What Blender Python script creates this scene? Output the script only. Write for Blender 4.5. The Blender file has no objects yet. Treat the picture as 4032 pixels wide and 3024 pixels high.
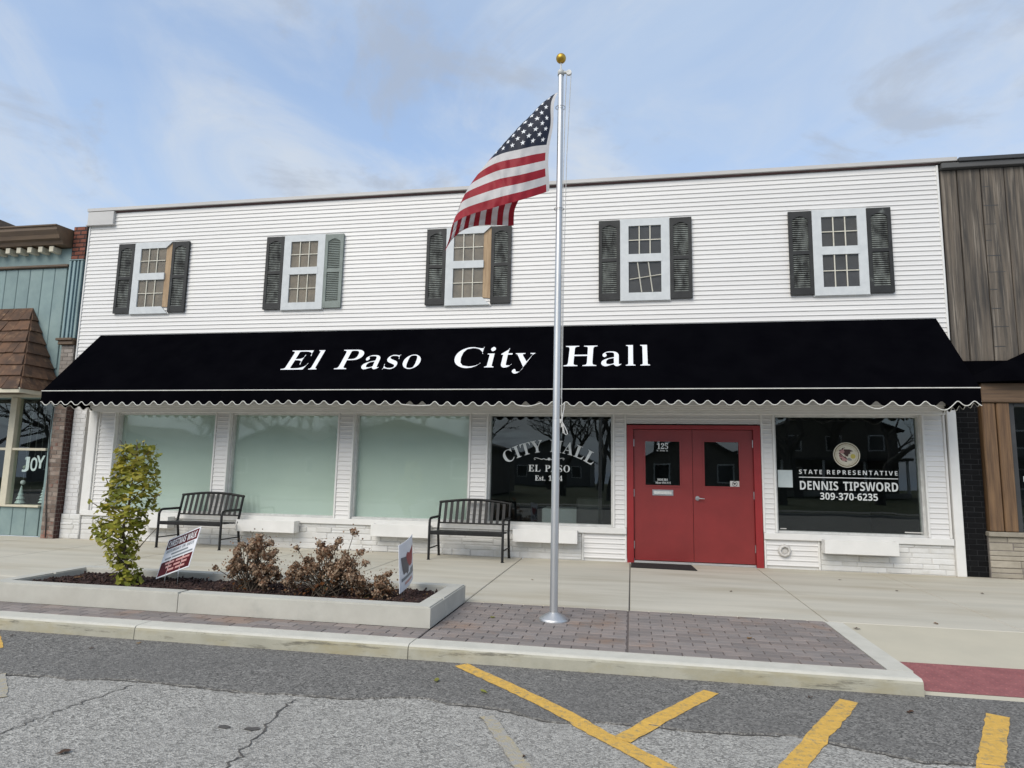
import bpy, bmesh, math, random
import numpy as np
from mathutils import Vector, Matrix
random.seed(7); rng = np.random.default_rng(7)
R = math.radians
scene = bpy.context.scene
COL = scene.collection

# ------------------------------------------------------------------ camera
cam_d = bpy.data.cameras.new('camera'); cam = bpy.data.objects.new('camera', cam_d); COL.objects.link(cam)
CAM = Vector((-0.035, -10.867, 1.373))
def cam_axes(p, y, r):
    Rz = Matrix.Rotation(y, 3, 'Z'); Rx = Matrix.Rotation(p, 3, 'X'); Ry = Matrix.Rotation(r, 3, 'Y')
    return Rz @ Rx @ Ry
_A = cam_axes(R(7.64), R(10.35), R(-1.11))
_rt, _fw, _up = _A.col[0], _A.col[1], _A.col[2]
cam.matrix_world = Matrix(((_rt.x, _up.x, -_fw.x, CAM.x), (_rt.y, _up.y, -_fw.y, CAM.y), (_rt.z, _up.z, -_fw.z, CAM.z), (0, 0, 0, 1)))
cam_d.sensor_width = 36.0; cam_d.lens = 2595.0 / 4032.0 * 36.0
cam_d.clip_start = 0.05; cam_d.clip_end = 600
scene.camera = cam

# ------------------------------------------------------------------ light
SUN_DIR = Vector((-0.30, -0.70, 0.65)).normalized()          # towards the sun, hidden behind thin cloud
sun_d = bpy.data.lights.new('sun', 'SUN'); sun_d.energy = 1.5; sun_d.angle = R(42); sun_d.color = (1.0, 0.93, 0.81)
sun = bpy.data.objects.new('sun', sun_d); COL.objects.link(sun)
sun.location = (0, -20, 30); sun.rotation_euler = SUN_DIR.to_track_quat('Z', 'Y').to_euler()

world = bpy.data.worlds.new('World'); scene.world = world; world.use_nodes = True
wn = world.node_tree; wn.nodes.clear()
def wnode(t, **k):
    n = wn.nodes.new(t)
    for a, b in k.items(): setattr(n, a, b)
    return n
w_out = wnode('ShaderNodeOutputWorld'); w_bg = wnode('ShaderNodeBackground'); w_bg.inputs[1].default_value = 0.15
w_sky = wnode('ShaderNodeTexSky', sky_type='NISHITA'); w_sky.sun_disc = False
w_sky.sun_elevation = math.asin(SUN_DIR.z); w_sky.sun_rotation = math.atan2(SUN_DIR.x, SUN_DIR.y)
w_sky.air_density = 1.0; w_sky.dust_density = 0.6; w_sky.ozone_density = 1.6
w_tc = wnode('ShaderNodeTexCoord')
w_sep = wnode('ShaderNodeSeparateXYZ'); wn.links.new(w_tc.outputs['Generated'], w_sep.inputs[0])
w_add = wnode('ShaderNodeMath', operation='ADD'); w_add.inputs[1].default_value = 0.22; wn.links.new(w_sep.outputs[2], w_add.inputs[0])
w_max = wnode('ShaderNodeMath', operation='MAXIMUM'); w_max.inputs[1].default_value = 0.06; wn.links.new(w_add.outputs[0], w_max.inputs[0])
w_dx = wnode('ShaderNodeMath', operation='DIVIDE'); wn.links.new(w_sep.outputs[0], w_dx.inputs[0]); wn.links.new(w_max.outputs[0], w_dx.inputs[1])
w_dy = wnode('ShaderNodeMath', operation='DIVIDE'); wn.links.new(w_sep.outputs[1], w_dy.inputs[0]); wn.links.new(w_max.outputs[0], w_dy.inputs[1])
w_cmb = wnode('ShaderNodeCombineXYZ'); wn.links.new(w_dx.outputs[0], w_cmb.inputs[0]); wn.links.new(w_dy.outputs[0], w_cmb.inputs[1])
def w_noise(scale, detail, lo, hi, off, rough=0.55, dist=0.0):
    m = wnode('ShaderNodeMapping'); m.inputs[1].default_value = off; wn.links.new(w_cmb.outputs[0], m.inputs[0])
    n = wnode('ShaderNodeTexNoise'); n.inputs['Scale'].default_value = scale; n.inputs['Detail'].default_value = detail
    n.inputs['Roughness'].default_value = rough; n.inputs['Distortion'].default_value = dist
    wn.links.new(m.outputs[0], n.inputs['Vector'])
    r = wnode('ShaderNodeMapRange', interpolation_type='SMOOTHSTEP'); r.inputs[1].default_value = lo; r.inputs[2].default_value = hi
    wn.links.new(n.outputs[0], r.inputs[0]); return r
w_veil = w_noise(0.9, 6, 0.30, 0.72, (3.1, 1.7, 0), dist=0.4)
w_sc = wnode('ShaderNodeMath', operation='MULTIPLY_ADD'); w_sc.inputs[1].default_value = 0.52; w_sc.inputs[2].default_value = 0.38; wn.links.new(w_veil.outputs[0], w_sc.inputs[0])
w_hz = wnode('ShaderNodeMapRange', interpolation_type='SMOOTHSTEP'); w_hz.inputs[1].default_value = -.02; w_hz.inputs[2].default_value = .30; w_hz.inputs[3].default_value = 1.; w_hz.inputs[4].default_value = 0.
wn.links.new(w_sep.outputs[2], w_hz.inputs[0])                # haze thickens towards the horizon
w_mx = wnode('ShaderNodeMath', operation='MAXIMUM'); wn.links.new(w_sc.outputs[0], w_mx.inputs[0]); wn.links.new(w_hz.outputs[0], w_mx.inputs[1])
w_mix = wnode('ShaderNodeMixRGB'); wn.links.new(w_mx.outputs[0], w_mix.inputs[0]); wn.links.new(w_sky.outputs[0], w_mix.inputs[1])
w_mix.inputs[2].default_value = (2.1, 2.6, 3.35, 1)
w_wisp = w_noise(3.0, 7, 0.52, 0.66, (7.3, 2.2, 0), rough=0.6, dist=0.5)
w_ws = wnode('ShaderNodeMath', operation='MULTIPLY'); w_ws.inputs[1].default_value = 0.6; wn.links.new(w_wisp.outputs[0], w_ws.inputs[0])
w_puff = w_noise(1.7, 9, 0.40, 0.70, (1.3, 5.2, 0), rough=0.6, dist=0.7)
w_ps = wnode('ShaderNodeMath', operation='MULTIPLY'); w_ps.inputs[1].default_value = 0.9; wn.links.new(w_puff.outputs[0], w_ps.inputs[0])
w_mixp = wnode('ShaderNodeMixRGB'); wn.links.new(w_ps.outputs[0], w_mixp.inputs[0]); wn.links.new(w_mix.outputs[0], w_mixp.inputs[1]); w_mixp.inputs[2].default_value = (2.75, 2.95, 3.2, 1)
w_mix2 = wnode('ShaderNodeMixRGB'); wn.links.new(w_ws.outputs[0], w_mix2.inputs[0]); wn.links.new(w_mixp.outputs[0], w_mix2.inputs[1])
w_mix2.inputs[2].default_value = (1.75, 1.95, 2.3, 1)
wn.links.new(w_mix2.outputs[0], w_bg.inputs[0]); wn.links.new(w_bg.outputs[0], w_out.inputs[0])

vs = scene.view_settings
vs.view_transform = 'Standard'; vs.look = 'None'; vs.gamma = 1.0; vs.use_curve_mapping = False; vs.exposure = 0.72
scene.cycles.max_bounces = 7; scene.cycles.transparent_max_bounces = 10
scene.cycles.use_denoising = True

# ------------------------------------------------------------------ materials
MATS = {}
def newmat(name):
    m = bpy.data.materials.new(name); m.use_nodes = True; MATS[name] = m
    nt = m.node_tree; b = nt.nodes['Principled BSDF']; return m, nt, b
def _vec(nt, world_space, stretch):
    if world_space:
        g = nt.nodes.new('ShaderNodeNewGeometry'); src = g.outputs['Position']
        mp = nt.nodes.new('ShaderNodeMapping'); nt.links.new(src, mp.inputs[0])
    else:
        tc = nt.nodes.new('ShaderNodeTexCoord'); oi = nt.nodes.new('ShaderNodeObjectInfo')
        ml = nt.nodes.new('ShaderNodeMath'); ml.operation = 'MULTIPLY'; ml.inputs[1].default_value = 57.0
        nt.links.new(oi.outputs['Random'], ml.inputs[0])
        ad = nt.nodes.new('ShaderNodeVectorMath'); ad.operation = 'ADD'
        nt.links.new(tc.outputs['Object'], ad.inputs[0]); nt.links.new(ml.outputs[0], ad.inputs[1])
        mp = nt.nodes.new('ShaderNodeMapping'); nt.links.new(ad.outputs[0], mp.inputs[0])
    mp.inputs['Scale'].default_value = stretch
    return mp.outputs[0]
def _noise(nt, vec, scale, detail=5, rough=.6):
    n = nt.nodes.new('ShaderNodeTexNoise'); n.inputs['Scale'].default_value = scale; n.inputs['Detail'].default_value = detail
    n.inputs['Roughness'].default_value = rough; nt.links.new(vec, n.inputs['Vector']); return n.outputs[0]
def _range(nt, v, lo, hi, a=0., b=1.):
    r = nt.nodes.new('ShaderNodeMapRange'); r.inputs[1].default_value = lo; r.inputs[2].default_value = hi
    r.inputs[3].default_value = a; r.inputs[4].default_value = b; nt.links.new(v, r.inputs[0]); return r.outputs[0]
def _mix(nt, f, c1, c2, mode='MIX'):
    x = nt.nodes.new('ShaderNodeMixRGB'); x.blend_type = mode
    if isinstance(f, float): x.inputs[0].default_value = f
    else: nt.links.new(f, x.inputs[0])
    for i, c in ((1, c1), (2, c2)):
        if isinstance(c, tuple): x.inputs[i].default_value = c + (1,)
        else: nt.links.new(c, x.inputs[i])
    return x.outputs[0]
def _bump(nt, b, h, strength, dist=.01):
    n = nt.nodes.new('ShaderNodeBump'); n.inputs['Strength'].default_value = strength; n.inputs['Distance'].default_value = dist
    nt.links.new(h, n.inputs['Height']); nt.links.new(n.outputs[0], b.inputs['Normal'])
def mat(name, c1, c2=None, scale=6., rough=.6, bump=0., bscale=None, metal=0., stretch=(1, 1, 1), ws=False, rv=0., spec=.5, lo=.35, hi=.65, c3=None, s3=1., st3=(1, 1, 1), lo3=.55, hi3=.75, bdist=.01, detail=5):
    m, nt, b = newmat(name)
    b.inputs['Roughness'].default_value = rough; b.inputs['Metallic'].default_value = metal
    b.inputs['Specular IOR Level'].default_value = spec
    vec = _vec(nt, ws, stretch); col = c1
    if c2 is not None:
        col = _mix(nt, _range(nt, _noise(nt, vec, scale, detail), lo, hi), c1, c2)
    if c3 is not None:
        v3 = _vec(nt, ws, st3)
        col = _mix(nt, _range(nt, _noise(nt, v3, s3, 6), lo3, hi3), col, c3)
    if rv:
        oi = nt.nodes.new('ShaderNodeObjectInfo'); f = _range(nt, oi.outputs['Random'], 0, 1, 1 - rv, 1 + rv)
        cmb = nt.nodes.new('ShaderNodeCombineColor')
        for i in range(3): nt.links.new(f, cmb.inputs[i])
        col = _mix(nt, 1.0, col, cmb.outputs[0], 'MULTIPLY')
    if isinstance(col, tuple): b.inputs['Base Color'].default_value = col + (1,)
    else: nt.links.new(col, b.inputs['Base Color'])
    if bump: _bump(nt, b, _noise(nt, vec, bscale or scale * 4, 5), bump, bdist)
    return m
mat('siding', (.735, .72, .698), (.705, .69, .67), 1.2, .42, .06, 40, stretch=(.4, 1, 3), rv=.025, c3=(.66, .65, .62), s3=1.3, st3=(.6, 1, 2), lo3=.62, hi3=.95)
mat('trim_white', (.77, .755, .725), (.71, .70, .67), 3, .45, .05, 60, rv=.02)
mat('frame_blue', (.62, .64, .64), (.555, .575, .58), 9, .6, .15, 60)
mat('coping', (.55, .535, .515), (.47, .455, .44), 2, .5, .05, 20, stretch=(.3, 1, 1))
mat('coping_red', (.17, .085, .08), (.10, .06, .058), 6, .6)
mat('canvas', (.0020, .0020, .0030), (.0030, .0030, .0042), 2.5, .9, .25, 400, spec=0., bdist=.002)
mat('canvas_inside', (.006, .006, .008), None, rough=.95, spec=.1)
mat('letter_white', (.80, .81, .83), (.74, .75, .77), 20, .6)
mat('letter_window', (.74, .76, .74), (.62, .64, .62), 14, .55)
mat('piping', (.72, .71, .66), (.55, .54, .50), 8, .6)
mat('shutter_black', (.010, .010, .0098), (.022, .023, .022), 5, .6, .3, 40, c3=(.12, .13, .12), s3=5, lo3=.64, hi3=.74)
mat('louvre_worn', (.035, .036, .034), (.27, .29, .265), 9, .65, .2, 60, lo=.36, hi=.72, stretch=(1, 1, .5))
mat('shutter_green', (.235, .27, .245), (.18, .205, .185), 6, .65, .2, 40)
mat('raw_wood', (.46, .33, .20), (.33, .22, .13), 4, .75, .3, 30, stretch=(8, 8, .7), c3=(.12, .07, .04), s3=7, lo3=.68, hi3=.75)
mat('muntin', (.66, .63, .53), (.55, .52, .44), 12, .6)
mat('pane_back_beige', (.235, .205, .165), (.13, .12, .105), 3.5, .8, lo=.3, hi=.7)
mat('pane_back_grey', (.062, .064, .07), (.04, .042, .048), 3, .8, lo=.3, hi=.7)
mat('film_aqua', (.53, .605, .545), (.485, .56, .505), .8, .75, ws=True)
mat('door_red', (.235, .026, .025), (.20, .022, .021), 2.2, .38, .12, 90, bdist=.003, ws=True)
mat('frame_red', (.30, .020, .022), (.25, .016, .018), 3, .4, .1, 60)
mat('steel', (.62, .62, .62), (.5, .5, .5), 20, .3, metal=1.)
mat('aluminium', (.66, .66, .655), (.57, .57, .565), 5, .5, metal=1., stretch=(1, 1, .15))
mat('white_metal', (.62, .62, .60), (.5, .5, .48), 10, .4)
mat('gold', (.56, .36, .07), (.44, .27, .045), 10, .45, metal=1.)
mat('rope', (.62, .62, .60), (.42, .42, .41), 80, .85)
mat('bench_black', (.010, .010, .0105), (.018, .0175, .017), 9, .5, .15, 200, spec=.3)
mat('concrete_slab', (.57, .53, .44), (.50, .47, .39), 1.6, .88, .35, 130, ws=True, stretch=(.35, 2.2, 1), rv=.03, c3=(.40, .345, .245), s3=.8, st3=(.45, 2.2, 1), lo3=.48, hi3=.82, bdist=.004)
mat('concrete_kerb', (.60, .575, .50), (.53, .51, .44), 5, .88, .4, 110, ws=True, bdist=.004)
mat('concrete_planter', (.53, .515, .455), (.47, .455, .40), 4, .88, .35, 120, ws=True, rv=.03, bdist=.004, c3=(.36, .36, .32), s3=2.2, lo3=.58, hi3=.8)
mat('concrete_ramp', (.54, .495, .385), (.50, .46, .36), 2, .88, .3, 140, ws=True, bdist=.003)
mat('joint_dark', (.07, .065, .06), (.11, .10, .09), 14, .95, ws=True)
mat('tactile_red', (.32, .115, .112), (.25, .088, .088), 9, .7, .2, 120, ws=True, bdist=.003)
mat('paver', (.255, .212, .19), (.21, .187, .175), 3.2, .85, .5, 90, ws=True, rv=.16, c3=(.245, .175, .135), s3=1.3, lo3=.56, hi3=.68, bdist=.004)
mat('paver_joint', (.11, .09, .083), (.14, .115, .105), 20, .95, ws=True)
mat('stone_white', (.70, .695, .68), (.62, .61, .58), 4, .8, .5, 22, rv=.05, c3=(.47, .44, .37), s3=3, lo3=.60, hi3=.85)
mat('mortar_white', (.60, .59, .57), (.53, .52, .50), 12, .9, .3, 60)
mat('brick_white', (.70, .695, .69), (.62, .61, .60), 5, .75, .4, 40, rv=.04)
mat('brick_brown', (.19, .135, .105), (.27, .225, .19), 4, .85, .5, 50, rv=.28, lo=.4, hi=.62, c3=(.19, .06, .035), s3=2, lo3=.55, hi3=.66)
mat('brick_red', (.24, .075, .042), (.17, .06, .04), 6, .85, .5, 50, rv=.35)
mat('brick_grey', (.30, .265, .235), (.22, .19, .165), 4, .85, .4, 50, rv=.15)
mat('brick_maroon_shaded', (.075, .032, .026), (.05, .025, .022), 6, .85, .4, 50, rv=.2)
mat('mortar_grey', (.22, .195, .17), (.15, .13, .115), 14, .95, .3, 60)
mat('brick_black', (.0045, .0045, .005), (.007, .007, .0075), 6, .7, .5, 40, rv=.2, spec=.12, c3=(.2, .2, .2), s3=11, lo3=.74, hi3=.76)
mat('mortar_black', (.006, .006, .007), None, rough=.7)
mat('stone_tan', (.37, .33, .265), (.28, .25, .20), 4, .85, .5, 24, rv=.15)
mat('timber', (.20, .115, .055), (.10, .056, .028), 3, .6, .3, 30, stretch=(9, 9, .5), c3=(.05, .03, .018), s3=2, st3=(6, 6, .5), lo3=.58, hi3=.8)
mat('timber_h', (.17, .105, .058), (.09, .055, .032), 3, .6, .3, 30, stretch=(.5, 9, 9))
mat('plank_grey', (.135, .11, .085), (.042, .038, .034), 2.6, .85, .5, 22, stretch=(7, 7, .35), rv=.22, c3=(.24, .205, .165), s3=3, st3=(9, 9, .25), lo3=.54, hi3=.72)
mat('fascia_grey', (.10, .097, .092), (.07, .068, .065), 3, .55, stretch=(.3, 2, 2))
mat('metal_dark', (.035, .035, .036), (.05, .05, .05), 4, .45)
mat('teal', (.225, .305, .295), (.18, .25, .25), 2.5, .65, .15, 40, rv=.05, c3=(.26, .34, .325), s3=1.6, lo3=.5, hi3=.75)
mat('teal_light', (.27, .37, .375), (.22, .31, .32), 3, .65)
mat('teal_dark', (.12, .195, .225), (.10, .165, .195), 3, .65)
mat('brown_trim', (.145, .095, .055), (.10, .066, .04), 4, .55, stretch=(.4, 2, 2))
mat('cream', (.62, .57, .44), (.54, .50, .39), 6, .6, .1, 40)
mat('shake', (.125, .064, .034), (.06, .034, .021), 3.5, .85, .6, 30, rv=.25, lo=.36, hi=.62, c3=(.23, .135, .075), s3=5, lo3=.56, hi3=.72)
mat('mulch', (.034, .018, .014), (.018, .011, .010), 30, .95, .6, 80, ws=True)
mat('chip', (.055, .027, .021), (.026, .015, .013), 20, .95, .3, 60, ws=True, c3=(.16, .10, .07), s3=13, lo3=.6, hi3=.68)
mat('bark', (.11, .085, .06), (.07, .055, .04), 12, .9, .5, 40)
mat('bark_grey', (.075, .068, .06), (.05, .045, .04), 6, .95, .4, 20)
def leafmat(name, c1, c2, scale=7, c3=None, trans=.35, lo=.38, hi=.6, s3=11):
    m, nt, b = newmat(name)
    vec = _vec(nt, True, (1, 1, 1)); col = _mix(nt, _range(nt, _noise(nt, vec, scale, 3), lo, hi), c1, c2)
    if c3: col = _mix(nt, _range(nt, _noise(nt, vec, s3, 2), .55, .66), col, c3)
    nt.links.new(col, b.inputs['Base Color']); b.inputs['Roughness'].default_value = .55
    b.inputs['Specular IOR Level'].default_value = .3
    tr = nt.nodes.new('ShaderNodeBsdfTranslucent'); nt.links.new(col, tr.inputs[0])
    mx = nt.nodes.new('ShaderNodeMixShader'); mx.inputs[0].default_value = trans
    nt.links.new(b.outputs[0], mx.inputs[1]); nt.links.new(tr.outputs[0], mx.inputs[2])
    nt.links.new(mx.outputs[0], nt.nodes['Material Output'].inputs[0]); return m
leafmat('ginkgo_green', (.34, .335, .045), (.17, .20, .028), 4.2, c3=(.34, .32, .05), lo=.36, hi=.58)
leafmat('ginkgo_leaf', (.42, .36, .05), (.20, .215, .03), 4.2, c3=(.52, .42, .075), lo=.36, hi=.58)
leafmat('dry_petal', (.20, .09, .042), (.44, .33, .225), 26, c3=(.085, .04, .02), trans=.2, s3=19)
leafmat('dry_leaf', (.20, .075, .022), (.085, .04, .018), 12, c3=(.05, .06, .022), trans=.25)
leafmat('fallen_tan', (.33, .20, .07), (.20, .10, .035), 9, trans=.2)
leafmat('fallen_green', (.26, .27, .05), (.20, .18, .04), 9, trans=.2)
leafmat('fallen_brown', (.06, .035, .025), (.09, .05, .03), 9, trans=.1)
leafmat('flag_red', (.36, .022, .035), (.32, .018, .03), 3, trans=.28)
leafmat('flag_white', (.72, .70, .69), (.66, .645, .64), 3, trans=.3)
leafmat('flag_navy', (.016, .022, .045), (.011, .016, .034), 3, trans=.2)
mat('sign_white', (.78, .79, .82), (.72, .73, .76), 3, .5)
mat('sign_red', (.14, .005, .011), (.06, .005, .008), 2, .6, spec=.15)
mat('sign_dark', (.055, .02, .022), (.04, .018, .02), 3, .5)
mat('sign_grey', (.19, .215, .235), None, rough=.5)
mat('sign_logo_red', (.34, .028, .038), (.25, .02, .03), 8, .5)
mat('sign_logo_grey', (.085, .085, .10), None, rough=.5)
mat('sign_pink', (.55, .28, .26), None, rough=.5)
mat('paper', (.52, .58, .58), (.47, .53, .53), 10, .7)
mat('sticker', (.55, .53, .50), None, rough=.5)
mat('ink', (.03, .03, .03), None, rough=.6)
mat('seal_cream', (.66, .62, .50), (.57, .53, .42), 30, .6)
mat('seal_olive', (.16, .13, .065), None, rough=.6)
mat('seal_tan', (.45, .40, .27), (.60, .56, .45), 60, .6)
mat('seal_brown', (.055, .022, .018), None, rough=.6)
mat('seal_pink', (.42, .22, .21), None, rough=.6)
mat('seal_yellow', (.50, .42, .09), None, rough=.6)
mat('seal_grey', (.26, .27, .25), None, rough=.6)
mat('interior', (.022, .022, .021), (.035, .034, .032), 1.5, .8)
mat('interior_cloth', (.20, .21, .21), None, rough=.8)
mat('ornament', (.52, .54, .54), None, rough=.25)
mat('ornament_olive', (.20, .22, .13), None, rough=.3)
mat('frosted_tree', (.55, .62, .60), (.40, .47, .46), 30, .7)
mat('mat_black', (.010, .009, .009), (.02, .018, .017), 40, .95, .8, 120)
mat('lawn', (.045, .06, .018), (.065, .075, .03), 1.5, .95, .5, 30, ws=True)
mat('house_white', (.16, .155, .145), (.13, .125, .12), 2, .7)
mat('house_tan', (.15, .13, .105), (.12, .105, .085), 2, .7)
mat('house_roof', (.055, .05, .048), (.035, .033, .032), 5, .9)
mat('dark_glass', (.02, .022, .024), None, rough=.08)
mat('far_concrete', (.32, .31, .28), (.27, .26, .24), 1, .9, ws=True)
mat('vent_white', (.62, .60, .57), (.52, .50, .47), 10, .5)
mat('cable', (.02, .02, .02), None, rough=.6)

def glass(name, refl=1.0, tint=(.93, .97, .95), rough=0.):
    m = bpy.data.materials.new(name); m.use_nodes = True; MATS[name] = m; nt = m.node_tree; nt.nodes.clear()
    o = nt.nodes.new('ShaderNodeOutputMaterial'); t = nt.nodes.new('ShaderNodeBsdfTransparent'); t.inputs[0].default_value = tint + (1,)
    g = nt.nodes.new('ShaderNodeBsdfGlossy'); g.inputs['Roughness'].default_value = rough; g.inputs[0].default_value = (.95, 1, .98, 1)
    fr = nt.nodes.new('ShaderNodeFresnel'); fr.inputs[0].default_value = 1.5
    ml = nt.nodes.new('ShaderNodeMath'); ml.operation = 'MULTIPLY'; ml.inputs[1].default_value = refl; ml.use_clamp = True
    # slow waviness of plate glass
    tc = nt.nodes.new('ShaderNodeNewGeometry'); n = nt.nodes.new('ShaderNodeTexNoise'); n.inputs['Scale'].default_value = 1.6; n.inputs['Detail'].default_value = 1
    nt.links.new(tc.outputs['Position'], n.inputs['Vector'])
    bp = nt.nodes.new('ShaderNodeBump'); bp.inputs['Strength'].default_value = .035; bp.inputs['Distance'].default_value = .02
    nt.links.new(n.outputs[0], bp.inputs['Height']); nt.links.new(bp.outputs[0], g.inputs['Normal'])
    bk_ = nt.nodes.new('ShaderNodeMath'); bk_.operation = 'SUBTRACT'; bk_.inputs[0].default_value = 1.; nt.links.new(tc.outputs['Backfacing'], bk_.inputs[1])
    m2 = nt.nodes.new('ShaderNodeMath'); m2.operation = 'MULTIPLY'; nt.links.new(bk_.outputs[0], m2.inputs[1])
    mx = nt.nodes.new('ShaderNodeMixShader'); nt.links.new(fr.outputs[0], ml.inputs[0]); nt.links.new(ml.outputs[0], m2.inputs[0]); nt.links.new(m2.outputs[0], mx.inputs[0])
    nt.links.new(t.outputs[0], mx.inputs[1]); nt.links.new(g.outputs[0], mx.inputs[2]); nt.links.new(mx.outputs[0], o.inputs[0])
glass('glass', 2.1)
glass('glass_frosted', 2.3, (.96, .98, .97), .035)
mat('door_dark', (.03, .028, .027), None, rough=.6)
glass('glass_upper', .6, (1., .99, .97))

def asphalt(name, dark, light, mid, bumpst):
    m, nt, b = newmat(name); vec = _vec(nt, True, (1, 1, 1))
    v = nt.nodes.new('ShaderNodeTexVoronoi'); v.inputs['Scale'].default_value = 95; nt.links.new(vec, v.inputs['Vector'])
    sep = nt.nodes.new('ShaderNodeSeparateColor'); nt.links.new(v.outputs['Color'], sep.inputs[0])
    c = _mix(nt, _range(nt, sep.outputs[0], .15, .95), dark, light)
    v2 = nt.nodes.new('ShaderNodeTexVoronoi'); v2.inputs['Scale'].default_value = 38; nt.links.new(vec, v2.inputs['Vector'])
    sep2 = nt.nodes.new('ShaderNodeSeparateColor'); nt.links.new(v2.outputs['Color'], sep2.inputs[0])
    c = _mix(nt, _range(nt, sep2.outputs[1], .72, .98, 0, .65), c, light)
    c = _mix(nt, _range(nt, _noise(nt, vec, 22, 4), .42, .62, 0, .55), c, mid)
    c = _mix(nt, _range(nt, _noise(nt, vec, .9, 4), .35, .7, 0, .45), c, mid)
    # dark pits between stones
    c = _mix(nt, _range(nt, v.outputs['Distance'], .55, .85, 0, .6), c, dark)
    nt.links.new(c, b.inputs['Base Color']); b.inputs['Roughness'].default_value = .93; b.inputs['Specular IOR Level'].default_value = .25
    _bump(nt, b, v.outputs['Distance'], bumpst, .006); return m
asphalt('asphalt_old', (.14, .135, .123), (.60, .575, .52), (.34, .325, .297), .8)
asphalt('asphalt_new', (.072, .069, .064), (.33, .315, .288), (.155, .148, .138), .6)
def paint(name, c1, c2, under, wear_lo, wear_hi):
    m, nt, b = newmat(name); vec = _vec(nt, True, (1, 1, 1))
    c = _mix(nt, _range(nt, _noise(nt, vec, 30, 4), .35, .65), c1, c2)
    v = nt.nodes.new('ShaderNodeTexVoronoi'); v.inputs['Scale'].default_value = 95; nt.links.new(vec, v.inputs['Vector'])
    w = _range(nt, _noise(nt, vec, 24, 6, .75), wear_lo, wear_hi)
    c = _mix(nt, w, c, under); nt.links.new(c, b.inputs['Base Color']); b.inputs['Roughness'].default_value = .8
    _bump(nt, b, v.outputs['Distance'], .5, .005); return m
paint('paint_yellow', (.72, .435, .088), (.61, .365, .075), (.27, .22, .13), .52, .68)
paint('paint_faded', (.46, .37, .20), (.38, .33, .22), (.36, .345, .315), .38, .58)
# kerb face: dark blotches along the upper arris and rusty streaks
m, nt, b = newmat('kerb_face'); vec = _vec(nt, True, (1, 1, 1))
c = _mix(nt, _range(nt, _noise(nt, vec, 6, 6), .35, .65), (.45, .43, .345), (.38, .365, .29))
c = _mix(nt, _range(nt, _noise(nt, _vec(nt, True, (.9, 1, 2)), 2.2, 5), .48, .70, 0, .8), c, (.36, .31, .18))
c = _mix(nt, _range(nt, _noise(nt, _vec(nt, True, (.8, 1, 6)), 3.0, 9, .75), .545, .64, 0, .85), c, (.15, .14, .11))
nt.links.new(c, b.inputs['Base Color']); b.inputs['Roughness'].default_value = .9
_bump(nt, b, _noise(nt, vec, 90, 5), .4, .004)

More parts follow.
